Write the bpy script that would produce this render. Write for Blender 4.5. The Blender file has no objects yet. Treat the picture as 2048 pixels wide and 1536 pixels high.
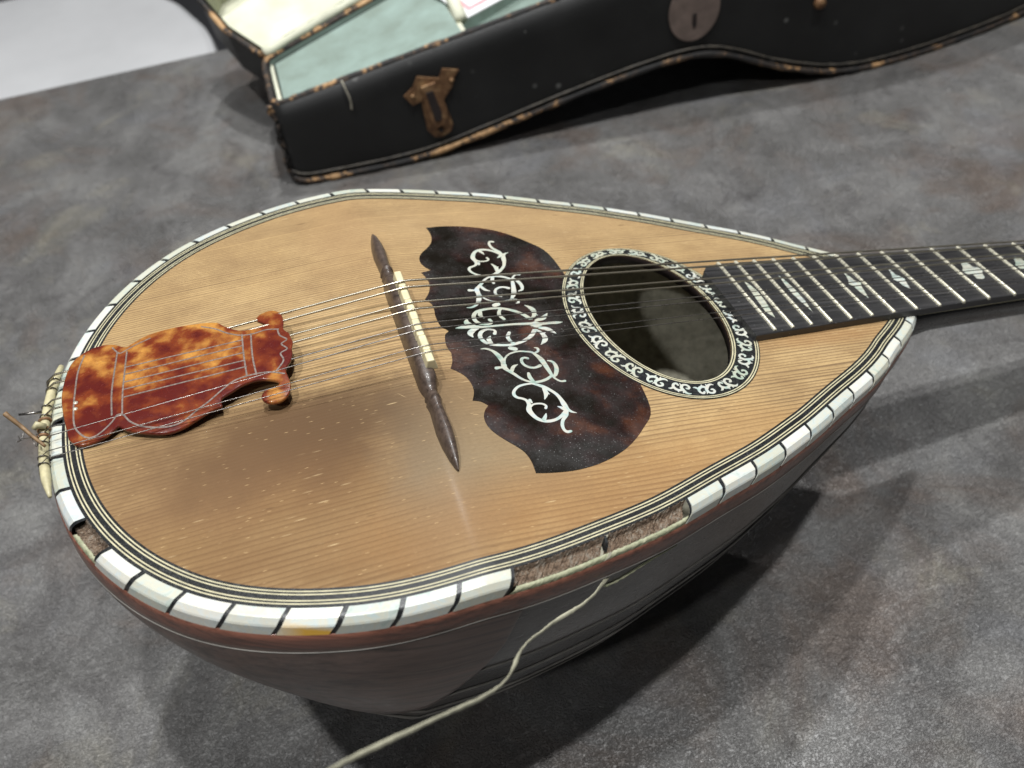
import bpy, bmesh, math, random
import numpy as np
from mathutils import Vector, Matrix
from mathutils.geometry import delaunay_2d_cdt

random.seed(7)
sc = bpy.context.scene
COL = sc.collection
MM = 0.001

# ------------------------------------------------------------------ camera
CAM_POS = np.array([-37.23, -188.29, 337.20])
CAM_R = np.array([0.949514, -0.303003, -0.081315])
CAM_D = np.array([-0.278261, -0.693695, -0.664347])
CAM_F = np.array([0.144891, 0.653434, -0.742988])
cam_d = bpy.data.cameras.new("camera")
cam = bpy.data.objects.new("camera", cam_d)
COL.objects.link(cam)
cam.matrix_world = Matrix((
    (CAM_R[0], -CAM_D[0], -CAM_F[0], CAM_POS[0] * MM),
    (CAM_R[1], -CAM_D[1], -CAM_F[1], CAM_POS[1] * MM),
    (CAM_R[2], -CAM_D[2], -CAM_F[2], CAM_POS[2] * MM),
    (0, 0, 0, 1)))
cam_d.sensor_width = 36.0
cam_d.lens = 36.0 * 1700.0 / 2048.0
cam_d.clip_start = 0.01
cam_d.clip_end = 30.0
cam_d.dof.use_dof = True
cam_d.dof.focus_distance = 0.250
cam_d.dof.aperture_fstop = 15.0
sc.camera = cam

# ------------------------------------------------------------------ light
world = bpy.data.worlds.new("World")
sc.world = world
world.use_nodes = True
wb = world.node_tree.nodes["Background"]
wb.inputs[0].default_value = (0.93, 0.96, 1.0, 1)
wb.inputs[1].default_value = 0.026


def lamp(name, to, dist, power, size, color, target=(0.06, 0.03, 0.08)):
    ld = bpy.data.lights.new(name, 'AREA')
    ld.shape = 'DISK'
    ld.size = size
    ld.energy = power
    ld.color = color
    o = bpy.data.objects.new(name, ld)
    COL.objects.link(o)
    d = Vector(to).normalized()
    o.location = Vector(target) + d * dist
    o.rotation_euler = d.to_track_quat('Z', 'Y').to_euler()
    return o


lamp("ceiling_lamp", (0.112, -0.104, 1), 2.1, 19.5, 0.06, (0.985, 0.995, 0.99))
lamp("ceiling_lamp", (-0.27, -0.03, 1), 2.1, 16, 0.06, (0.985, 0.995, 0.99))
lamp("ceiling_lamp", (0.12, 0.34, 1), 2.2, 18, 0.07, (0.98, 0.995, 1.0))
lamp("ceiling_lamp", (-0.64, -0.49, 1), 2.3, 4.6, 0.10, (0.985, 0.995, 0.99))
lamp("ceiling_lamp", (0.33, 0.84, 1), 2.8, 3.4, 0.05, (0.99, 0.995, 1.0))

sc.view_settings.view_transform = 'Standard'
sc.view_settings.look = 'None'
sc.view_settings.gamma = 1.0
sc.view_settings.exposure = 0.55
sc.view_settings.use_curve_mapping = False
sc.render.engine = 'CYCLES'
sc.cycles.use_denoising = True
try:
    sc.cycles.denoiser = 'OPENIMAGEDENOISE'
except Exception:
    pass
sc.cycles.max_bounces = 8

# ------------------------------------------------------------------ materials
# instrument frame: millimetres, x along the strings (tail - to neck +), y across, z up from
# the soundboard; C0 is the point of the bowl that touches the table (origin of the empty)
C0 = np.array([49.642, 3.056, -143.052])


class NT:
    def __init__(s, name, body=False):
        s.m = bpy.data.materials.new(name)
        s.m.use_nodes = True
        s.t = s.m.node_tree
        s.b = s.t.nodes["Principled BSDF"]
        s.co = s.n('ShaderNodeTexCoord').outputs['Object']
        # object space in millimetres
        s.mm = s.vm('MULTIPLY', s.co, (1000, 1000, 1000))
        if body:
            s.mm = s.vm('ADD', s.mm, tuple(C0))

    def n(s, k, **kw):
        nd = s.t.nodes.new(k)
        for a, b in kw.items():
            setattr(nd, a, b)
        return nd

    def link(s, a, b):
        s.t.links.new(a, b)

    def put(s, sock, v):
        if hasattr(v, 'links'):
            s.link(v, sock)
        else:
            if isinstance(v, (tuple, list)) and len(v) == 3 and sock.type == 'RGBA':
                v = (*v, 1)
            sock.default_value = v

    def vm(s, op, a, b):
        nd = s.n('ShaderNodeVectorMath', operation=op)
        s.put(nd.inputs[0], a)
        s.put(nd.inputs[1], b)
        return nd.outputs[0]

    def ma(s, op, a, b=0.0, c=0.0, clamp=False):
        nd = s.n('ShaderNodeMath', operation=op, use_clamp=clamp)
        s.put(nd.inputs[0], a)
        s.put(nd.inputs[1], b)
        s.put(nd.inputs[2], c)
        return nd.outputs[0]

    def xyz(s, v):
        nd = s.n('ShaderNodeSeparateXYZ')
        s.link(v, nd.inputs[0])
        return nd.outputs

    def noise(s, v, scale, detail=4, rough=0.55, dist=0.0):
        nd = s.n('ShaderNodeTexNoise')
        s.put(nd.inputs['Vector'], v)
        nd.inputs['Scale'].default_value = scale
        nd.inputs['Detail'].default_value = detail
        nd.inputs['Roughness'].default_value = rough
        nd.inputs['Distortion'].default_value = dist
        return nd.outputs[0]

    def voro(s, v, scale, feature='F1', out=0, rnd=1.0):
        nd = s.n('ShaderNodeTexVoronoi', feature=feature)
        s.put(nd.inputs['Vector'], v)
        nd.inputs['Scale'].default_value = scale
        nd.inputs['Randomness'].default_value = rnd
        return nd.outputs[out]

    def ramp(s, fac, stops, interp='LINEAR'):
        nd = s.n('ShaderNodeValToRGB')
        nd.color_ramp.interpolation = interp
        e = nd.color_ramp.elements
        while len(e) < len(stops):
            e.new(0.5)
        for i, (p, c) in enumerate(stops):
            e[i].position = p
            if isinstance(c, (int, float)):
                c = (c, c, c)
            e[i].color = (*c, 1)
        s.put(nd.inputs[0], fac)
        return nd.outputs[0]

    def mr(s, v, a, b, c=0.0, d=1.0):
        nd = s.n('ShaderNodeMapRange')
        s.put(nd.inputs[0], v)
        for i, q in enumerate((a, b, c, d)):
            nd.inputs[i + 1].default_value = q
        return nd.outputs[0]

    def mix(s, fac, a, b, blend='MIX'):
        nd = s.n('ShaderNodeMix', data_type='RGBA', blend_type=blend)
        s.put(nd.inputs[0], fac)
        s.put(nd.inputs[6], a)
        s.put(nd.inputs[7], b)
        return nd.outputs[2]

    def bump(s, h, strength, dist):
        nd = s.n('ShaderNodeBump')
        nd.inputs['Strength'].default_value = strength
        nd.inputs['Distance'].default_value = dist
        s.put(nd.inputs['Height'], h)
        s.link(nd.outputs[0], s.b.inputs['Normal'])
        return nd

    def set(s, **kw):
        names = dict(color='Base Color', rough='Roughness', metal='Metallic', coat='Coat Weight',
                     coatr='Coat Roughness', spec='Specular IOR Level', sss='Subsurface Weight', trans='Transmission Weight', ior='IOR')
        for k, v in kw.items():
            s.put(s.b.inputs[names[k]], v)
        return s.m

    def blob(s, cx, cy, rx, ry, wob, soft=0.5):
        """soft-edged stain of its own shape, 1 inside"""
        p = s.xyz(s.mm)
        a = s.ma('DIVIDE', s.ma('SUBTRACT', p[0], cx), rx)
        b = s.ma('DIVIDE', s.ma('SUBTRACT', p[1], cy), ry)
        r = s.ma('SQRT', s.ma('ADD', s.ma('MULTIPLY', a, a), s.ma('MULTIPLY', b, b)))
        r = s.ma('ADD', r, s.ma('MULTIPLY', s.ma('SUBTRACT', wob, 0.5), 1.3))
        return s.mr(r, 1.0 + soft, 1.0 - soft)


def scale3(t, v, sx, sy, sz):
    return t.vm('MULTIPLY', v, (sx, sy, sz))


def mat_spruce():
    t = NT("spruce", True)
    p = t.xyz(t.mm)
    wob = t.noise(scale3(t, t.mm, .006, .03, 0), 1.0, 2)
    y = t.ma('ADD', p[1], t.ma('MULTIPLY', wob, 5.0))
    # growth rings get wider towards the edges of the two joined halves
    ay = t.ma('ABSOLUTE', t.ma('ADD', p[1], 4.0))
    u = t.ma('SUBTRACT', t.ma('MULTIPLY', y, 0.80), t.ma('MULTIPLY', t.ma('MULTIPLY', ay, ay), -0.0017))
    u = t.ma('ADD', u, t.ma('MULTIPLY', t.noise(scale3(t, t.mm, .002, .35, 0), 1.0, 2), 1.6))
    fr = t.ma('FRACT', u)
    late = t.ramp(fr, [(0.0, 0.45), (0.10, 0.0), (0.45, 0.06), (0.70, 0.42), (0.86, 1.0), (0.96, 1.0)])
    amp = t.mr(t.noise(scale3(t, t.mm, .01, .05, 0), 1.0, 3), 0.3, 0.7, 0.55, 1.0)
    late = t.ma('MULTIPLY', late, amp)
    fibre = t.noise(scale3(t, t.mm, .25, 4.5, 0), 1.0, 5, 0.7)
    big = t.noise(t.mm, 0.022, 5, 0.6)
    mid = t.noise(scale3(t, t.mm, .6, 1, 1), 0.09, 5, 0.65)
    base = t.ramp(big, [(0.25, (0.40, 0.255, 0.104)), (0.5, (0.54, 0.365, 0.163)), (0.75, (0.65, 0.460, 0.225))])
    base = t.mix(t.mr(mid, 0.35, 0.75), base, (0.32, 0.200, 0.086))
    base = t.mix(t.ma('MULTIPLY', t.mr(fibre, 0.35, 0.8), 0.55), base, (0.28, 0.165, 0.075))
    col = t.mix(t.ma('MULTIPLY', late, 0.92), base, (0.110, 0.058, 0.026))
    col = t.mix(0.14, col, (0.27, 0.23, 0.175))
    # handling stains and old varnish: dark patch behind the bridge, brown near bout, grey wear round the bridge
    n1 = t.noise(t.mm, 0.05, 6, 0.65)
    for cx, cy, rx, ry, c, k in ((-45, -60, 74, 40, (0.165, 0.088, 0.037), 0.95),
                                 (-55, -31, 23, 14, (0.055, 0.031, 0.016), 0.97),
                                 (-30, -27, 26, 11, (0.11, 0.066, 0.036), 0.8),
                                 (-52, -37, 22, 16, (0.17, 0.082, 0.036), 0.6),
                                 (-74, -34, 26, 17, (0.21, 0.120, 0.060), 0.65),
                                 (-13, -52, 13, 26, (0.21, 0.165, 0.11), 0.8),
                                 (8, -47, 18, 20, (0.25, 0.195, 0.12), 0.8),
                                 (20, -74, 50, 14, (0.33, 0.175, 0.070), 0.55),
                                 (0, -10, 14, 34, (0.36, 0.235, 0.12), 0.45),
                                 (75, -62, 34, 12, (0.38, 0.215, 0.085), 0.5),
                                 (128, -22, 26, 5, (0.30, 0.155, 0.062), 0.6),
                                 (-20, 66, 12, 26, (0.32, 0.195, 0.095), 0.5),
                                 (40, 62, 60, 14, (0.40, 0.27, 0.14), 0.4)):
        col = t.mix(t.ma('MULTIPLY', t.blob(cx, cy, rx, ry, n1, 0.5), k), col, t.mix(0.22, c, col))
    # grime below the strings, sharp along the grain at its upper side
    py = t.xyz(t.mm)[1]
    edge = t.mr(t.ma('ADD', py, t.ma('MULTIPLY', n1, 8.0)), -8.0, -13.0)
    grime = t.ma('MULTIPLY', t.blob(-38, -28, 44, 17, n1, 0.7), edge)
    col = t.mix(t.ma('MULTIPLY', grime, 0.80), col, t.mix(0.25, (0.085, 0.050, 0.026), col))
    # short chips in the varnish that show pale wood, stretched along the grain
    v = t.voro(scale3(t, t.mm, .085, .62, 0), 1.0, 'F1', 0)
    g = t.noise(t.mm, 0.03, 3)
    chips = t.ma('MULTIPLY', t.mr(v, 0.16, 0.08), t.mr(g, 0.48, 0.62))
    col = t.mix(t.ma('MULTIPLY', chips, 0.6), col, (0.60, 0.44, 0.24))
    v2 = t.voro(scale3(t, t.vm('ADD', t.mm, (31, 17, 0)), .16, 1.0, 0), 1.0, 'F1', 0)
    col = t.mix(t.ma('MULTIPLY', t.mr(v2, 0.12, 0.04), 0.5), col, (0.70, 0.49, 0.25))
    # a few dark dents
    v3 = t.voro(scale3(t, t.vm('ADD', t.mm, (7, 53, 0)), .035, .22, 0), 1.0, 'F1', 0)
    col = t.mix(t.ma('MULTIPLY', t.mr(v3, 0.07, 0.03), 0.7), col, (0.12, 0.065, 0.03))
    # diagonal hair scratches
    rt = t.n('ShaderNodeVectorRotate', rotation_type='Z_AXIS')
    t.link(t.mm, rt.inputs['Vector'])
    rt.inputs['Angle'].default_value = 0.9
    v4 = t.voro(scale3(t, rt.outputs[0], .022, 0.5, 0), 1.0, 'F1', 0)
    col = t.mix(t.ma('MULTIPLY', t.mr(v4, 0.045, 0.015), 0.55), col, (0.72, 0.52, 0.28))
    # dull film of age and a sandy grain over everything
    sand = t.noise(scale3(t, t.mm, .8, 2.2, 0), 1.0, 4, 0.75)
    col = t.mix(t.mr(sand, 0.40, 0.72, 0.0, 0.55), col, t.mix(0.5, col, (0.10, 0.062, 0.03)))
    rough = t.ma('ADD', t.mr(mid, 0.3, 0.7, 0.36, 0.52), t.ma('MULTIPLY', late, 0.06))
    speck = t.noise(t.mm, 1.6, 3, 0.6)
    h = t.ma('ADD', t.ma('MULTIPLY', late, -0.5), t.ma('MULTIPLY', speck, 0.5))
    h = t.ma('ADD', h, t.ma('MULTIPLY', chips, -1.2))
    t.bump(h, 0.45, 0.00016)
    return t.set(color=col, rough=t.ma('ADD', rough, 0.10), spec=0.12, coat=0.07, coatr=0.16)


def mat_plain(name, color, rough=0.5, metal=0.0, var=0.25, scale=0.15, bump=0.0, bscale=1.0, coat=0.0, dark=None, body=True, spec=0.5):
    t = NT(name, body)
    n = t.noise(t.mm, scale, 5, 0.6)
    dk = dark or tuple(c * (1 - var) for c in color)
    col = t.mix(t.mr(n, 0.3, 0.7), color, dk)
    r = t.mr(t.noise(t.mm, scale * 2.7, 4), 0.3, 0.7, max(0.03, rough - 0.09), rough + 0.10)
    if bump:
        t.bump(t.noise(t.mm, bscale, 4, 0.6), bump, 0.0003)
    return t.set(color=col, rough=r, metal=metal, coat=coat, spec=spec)


def mat_pearl(name, gain=1.0, tint=(0.58, 0.62, 0.62), green=(0.40, 0.50, 0.48), yellow=0.0):
    t = NT(name, True)
    oi = t.n('ShaderNodeObjectInfo')
    off = t.n('ShaderNodeCombineXYZ')
    for i in range(3):
        t.link(t.ma('MULTIPLY', oi.outputs['Random'], 91.0 + 37 * i), off.inputs[i])
    v = t.vm('ADD', t.mm, off.outputs[0])
    n = t.noise(scale3(t, v, .22, .22, .22), 1.0, 3, 0.5, 1.2)
    n2 = t.noise(scale3(t, v, .5, .8, .5), 1.0, 4, 0.6, 0.8)
    col = t.ramp(n, [(0.25, green), (0.42, tint), (0.55, (0.62, 0.60, 0.53)), (0.70, (0.52, 0.61, 0.65)), (0.85, tint)])
    col = t.mix(t.mr(n2, 0.50, 0.80, 0.0, 0.35), col, (0.70, 0.70, 0.60))
    w = t.mr(oi.outputs['Random'], 0.0, 1.0, 0.0, 0.30)
    col = t.mix(w, col, (0.78, 0.73, 0.56))
    if yellow:
        z = t.xyz(t.mm)[2]
        x = t.xyz(t.mm)[0]
        m = t.ma('MULTIPLY', t.mr(t.ma('ADD', z, t.ma('MULTIPLY', n2, 1.5)), -7.6, -9.4), t.mr(x, -62, -54))
        col = t.mix(m, col, (0.72, 0.40, 0.045))
    fr = t.ma('FRACT', t.ma('MULTIPLY', oi.outputs['Random'], 7.31))
    gg = t.n('ShaderNodeCombineColor')
    for i, (lo_, hi_) in enumerate(((0.80, 1.03), (0.82, 1.03), (0.74, 1.05))):
        t.link(t.mr(fr, 0.0, 1.0, lo_ * gain, hi_ * gain), gg.inputs[i])
    col = t.mix(1.0, col, gg.outputs[0], 'MULTIPLY')
    return t.set(color=col, rough=t.mr(n2, 0.3, 0.7, 0.16, 0.30), spec=0.55, coat=0.25)


def mat_tortoise(name, dark, mid, lite, scale, thr, coat=0.6, rough=0.16, dust=0.0, sss=0.0):
    t = NT(name, True)
    n = t.noise(t.mm, scale, 3, 0.5, 0.35)
    n2 = t.noise(t.vm('ADD', t.mm, (70, 13, 5)), scale * 2.6, 4, 0.6, 0.2)
    f = t.ma('ADD', t.ma('MULTIPLY', n, 0.70), t.ma('MULTIPLY', n2, 0.30))
    col = t.ramp(f, [(thr - 0.07, dark), (thr + 0.01, mid), (thr + 0.13, lite)])
    fine = t.noise(t.mm, 1.2, 4, 0.7)
    col = t.mix(t.mr(fine, 0.4, 0.8, 0.0, 0.35), col, dark)
    r = t.mr(t.noise(t.mm, 0.5, 5, 0.7), 0.3, 0.75, rough, rough + 0.14)
    if dust:
        # dust specks lying on the plate
        d1 = t.mr(t.voro(t.mm, 0.62, 'F1', 0), 0.10, 0.05)
        d2 = t.mr(t.voro(t.vm('ADD', t.mm, (5, 9, 0)), 1.5, 'F1', 0), 0.20, 0.08)
        area = t.mr(t.noise(t.mm, 0.045, 3), 0.40, 0.62)
        d = t.ma('MULTIPLY', t.ma('MAXIMUM', d1, t.ma('MULTIPLY', d2, 0.5)), area)
        col = t.mix(t.ma('MULTIPLY', d, dust), col, (0.55, 0.55, 0.54))
        film = t.ma('MULTIPLY', t.noise(t.mm, 0.9, 5, 0.75), area)
        col = t.mix(t.ma('MULTIPLY', film, 0.05), col, (0.45, 0.45, 0.46))
        r = t.ma('ADD', r, t.ma('MULTIPLY', area, 0.14))
    t.bump(t.noise(t.mm, 0.35, 4), 0.12, 0.0003)
    if sss:
        t.b.inputs['Subsurface Weight'].default_value = sss
        t.b.inputs['Subsurface Radius'].default_value = (0.004, 0.0015, 0.0006)
        t.b.inputs['Subsurface Scale'].default_value = 0.4
    return t.set(color=col, rough=r, coat=coat, coatr=0.08)


def mat_bowlwood(name, base, streak, rough=0.34, coat=0.22, diag=0.0, s=1.0):
    t = NT(name, True)
    v = t.mm
    if diag:
        rt = t.n('ShaderNodeVectorRotate', rotation_type='Z_AXIS')
        t.link(v, rt.inputs['Vector'])
        rt.inputs['Angle'].default_value = diag
        v = rt.outputs[0]
    n = t.noise(scale3(t, v, .012 * s, .55 * s, .55 * s), 1.0, 6, 0.7, 0.3)
    n2 = t.noise(scale3(t, v, .03 * s, 1.6 * s, 1.6 * s), 1.0, 5, 0.7)
    f = t.ma('ADD', t.ma('MULTIPLY', n, 0.65), t.ma('MULTIPLY', n2, 0.35))
    col = t.ramp(f, [(0.36, streak), (0.52, base), (0.72, tuple(min(1, c * 1.5) for c in base))])
    pores = t.noise(scale3(t, v, .08, 2.6, 2.6), 1.0, 5, 0.75)
    col = t.mix(t.mr(pores, 0.56, 0.72, 0, 0.7), col, tuple(c * 0.35 for c in streak))
    # scuffs
    sc_ = t.mr(t.voro(scale3(t, t.mm, .05, .18, .3), 1.0, 'F1', 0), 0.10, 0.03)
    col = t.mix(t.ma('MULTIPLY', sc_, 0.35), col, (0.30, 0.24, 0.20))
    t.bump(t.ma('ADD', t.ma('MULTIPLY', n2, 0.6), t.ma('MULTIPLY', pores, -0.5)), 0.35, 0.0003)
    return t.set(color=col, rough=t.mr(n2, 0.3, 0.7, rough - 0.06, rough + 0.14), coat=coat, coatr=0.12, spec=0.45)


def mat_ebony(name, body=True):
    t = NT(name, body)
    n = t.noise(scale3(t, t.mm, .02, .7, .7), 1.0, 6, 0.7)
    col = t.ramp(n, [(0.35, (0.014, 0.014, 0.015)), (0.55, (0.030, 0.029, 0.030)), (0.72, (0.062, 0.058, 0.058))])
    st = t.noise(scale3(t, t.mm, .05, 3.0, 3.0), 1.0, 5, 0.75)
    col = t.mix(t.mr(st, 0.55, 0.75, 0, 0.5), col, (0.085, 0.082, 0.085))
    d = t.mr(t.voro(t.mm, 0.55, 'F1', 0), 0.11, 0.04)
    col = t.mix(t.ma('MULTIPLY', d, 0.5), col, (0.5, 0.5, 0.5))
    t.bump(t.ma('ADD', n, t.ma('MULTIPLY', st, 0.6)), 0.4, 0.0002)
    return t.set(color=col, rough=t.mr(n, 0.3, 0.7, 0.34, 0.52), spec=0.45)


def mat_black_inlay():
    """dyed black strips and ring, with grey dust in places"""
    t = NT("black_inlay", True)
    area = t.mr(t.noise(t.mm, 0.05, 4), 0.42, 0.66)
    fine = t.noise(t.mm, 1.7, 5, 0.75)
    col = t.mix(t.ma('MULTIPLY', t.mr(fine, 0.48, 0.75), t.ma('ADD', t.ma('MULTIPLY', area, 0.35), 0.02)), (0.010, 0.011, 0.012), (0.22, 0.22, 0.22))
    t.bump(fine, 0.15, 0.0002)
    return t.set(color=col, rough=t.mr(fine, 0.3, 0.7, 0.26, 0.46))


def mat_table():
    t = NT("table_laminate")
    v = t.mm
    w = t.noise(v, 0.007, 4, 0.6, 1.5)
    w2 = t.noise(scale3(t, v, 1, .7, 1), 0.022, 6, 0.65, 1.0)
    f = t.ma('ADD', t.ma('MULTIPLY', w, 0.55), t.ma('MULTIPLY', w2, 0.45))
    col = t.ramp(f, [(0.32, (0.078, 0.074, 0.070)), (0.44, (0.127, 0.123, 0.119)), (0.52, (0.162, 0.157, 0.153)),
                     (0.60, (0.203, 0.198, 0.191)), (0.72, (0.257, 0.252, 0.237))])
    # brown and ochre clouds in the print
    br = t.mr(t.noise(t.vm('ADD', v, (300, 80, 0)), 0.013, 5, 0.6, 0.8), 0.50, 0.66)
    col = t.mix(t.ma('MULTIPLY', br, 0.65), col, (0.137, 0.102, 0.082))
    oc = t.mr(t.noise(t.vm('ADD', v, (-120, 400, 0)), 0.017, 5, 0.65, 0.6), 0.56, 0.70)
    col = t.mix(t.ma('MULTIPLY', oc, 0.38), col, (0.309, 0.284, 0.219))
    bl = t.mr(t.noise(t.vm('ADD', v, (510, -90, 0)), 0.014, 4, 0.6, 0.7), 0.56, 0.68)
    col = t.mix(t.ma('MULTIPLY', bl, 0.25), col, (0.189, 0.195, 0.214))
    dk = t.mr(t.noise(t.vm('ADD', v, (50, -210, 0)), 0.020, 6, 0.7, 1.2), 0.54, 0.66)
    col = t.mix(t.ma('MULTIPLY', dk, 0.42), col, (0.063, 0.058, 0.058))
    st = t.mr(t.noise(scale3(t, v, .35, 1.6, 1), 0.05, 5, 0.7, 1.6), 0.58, 0.66)
    col = t.mix(t.ma('MULTIPLY', st, 0.2), col, (0.309, 0.304, 0.294))
    # fine leather-like embossing
    e1 = t.noise(scale3(t, v, .70, 1.1, 1), 0.62, 1, 0.5, 2.2)
    e3 = t.noise(v, 0.22, 3, 0.6)
    h = t.ma('ADD', t.mr(e1, 0.40, 0.58), t.ma('MULTIPLY', e3, 0.6))
    t.bump(h, 0.95, 0.00055)
    return t.set(color=col, rough=t.mr(w2, 0.3, 0.7, 0.30, 0.40), spec=0.6)


def mat_case_cloth():
    t = NT("case_leathercloth")
    n = t.noise(t.mm, 0.02, 4)
    sp = t.ma('MAXIMUM', t.mr(t.voro(t.mm, 0.05, 'F1', 0), 0.13, 0.06), t.mr(t.noise(scale3(t, t.mm, .25, 1, .25), 0.35, 5, 0.75), 0.66, 0.74))
    g = t.mr(t.noise(t.mm, 0.012, 3), 0.45, 0.60)
    col = t.mix(t.mr(n, 0.3, 0.7), (0.010, 0.010, 0.010), (0.020, 0.020, 0.020))
    col = t.mix(t.ma('MULTIPLY', t.ma('MULTIPLY', sp, g), 0.6), col, (0.25, 0.25, 0.24))
    t.bump(t.noise(t.mm, 0.9, 3), 0.3, 0.0004)
    return t.set(color=col, rough=0.46, spec=0.35)


def mat_worn_edge():
    t = NT("worn_leather_edge")
    n = t.noise(t.mm, 0.035, 5, 0.65)
    n2 = t.noise(t.mm, 0.35, 4, 0.7)
    f = t.ma('ADD', t.ma('MULTIPLY', n, 0.7), t.ma('MULTIPLY', n2, 0.3))
    col = t.ramp(f, [(0.46, (0.016, 0.015, 0.015)), (0.54, (0.068, 0.047, 0.034)), (0.55, (0.405, 0.230, 0.101)), (0.68, (0.567, 0.378, 0.203))])
    t.bump(n2, 0.6, 0.0006)
    return t.set(color=col, rough=0.7)


def mat_rust():
    t = NT("rusty_brass")
    n = t.noise(t.mm, 0.12, 5, 0.7)
    n2 = t.noise(t.mm, 0.6, 4, 0.7)
    col = t.ramp(t.ma('ADD', t.ma('MULTIPLY', n, .7), t.ma('MULTIPLY', n2, .3)),
                 [(0.35, (0.055, 0.027, 0.016)), (0.5, (0.202, 0.104, 0.049)), (0.64, (0.403, 0.259, 0.131))])
    t.bump(n2, 0.5, 0.0005)
    return t.set(color=col, rough=0.55, metal=0.35)


def mat_wound(name, c1):
    t = NT(name, True)
    x = t.xyz(t.mm)[0]
    w = t.ma('SINE', t.ma('MULTIPLY', x, 2 * math.pi / 0.55))
    col = t.mix(t.mr(w, -1, 1), c1, tuple(c * 0.55 for c in c1))
    return t.set(color=col, rough=0.28, metal=0.9)


def mat_paper_lining():
    t = NT("bowl_lining_paper", True)
    n = t.noise(t.mm, 0.05, 5, 0.65)
    n2 = t.noise(t.mm, 0.3, 5, 0.7)
    col = t.ramp(t.ma('ADD', t.ma('MULTIPLY', n, .6), t.ma('MULTIPLY', n2, .4)), [(0.35, (0.20, 0.185, 0.135)), (0.6, (0.56, 0.53, 0.42))])
    t.bump(n2, 0.3, 0.0005)
    return t.set(color=col, rough=0.85)


def mat_cavity():
    t = NT("glue_remains", True)
    n = t.noise(t.mm, 0.35, 5, 0.7)
    n2 = t.noise(t.mm, 1.3, 5, 0.7)
    col = t.ramp(t.ma('ADD', t.ma('MULTIPLY', n, .5), t.ma('MULTIPLY', n2, .5)),
                 [(0.38, (0.05, 0.03, 0.018)), (0.5, (0.22, 0.15, 0.10)), (0.60, (0.30, 0.26, 0.21)), (0.72, (0.17, 0.12, 0.08))])
    t.bump(n2, 1.0, 0.001)
    return t.set(color=col, rough=0.5)


def mat_floor():
    t = NT("floor_grey")
    n = t.noise(t.mm, 0.002, 4)
    return t.set(color=t.mix(n, (0.075, 0.075, 0.08), (0.05, 0.05, 0.055)), rough=0.6)


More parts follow.
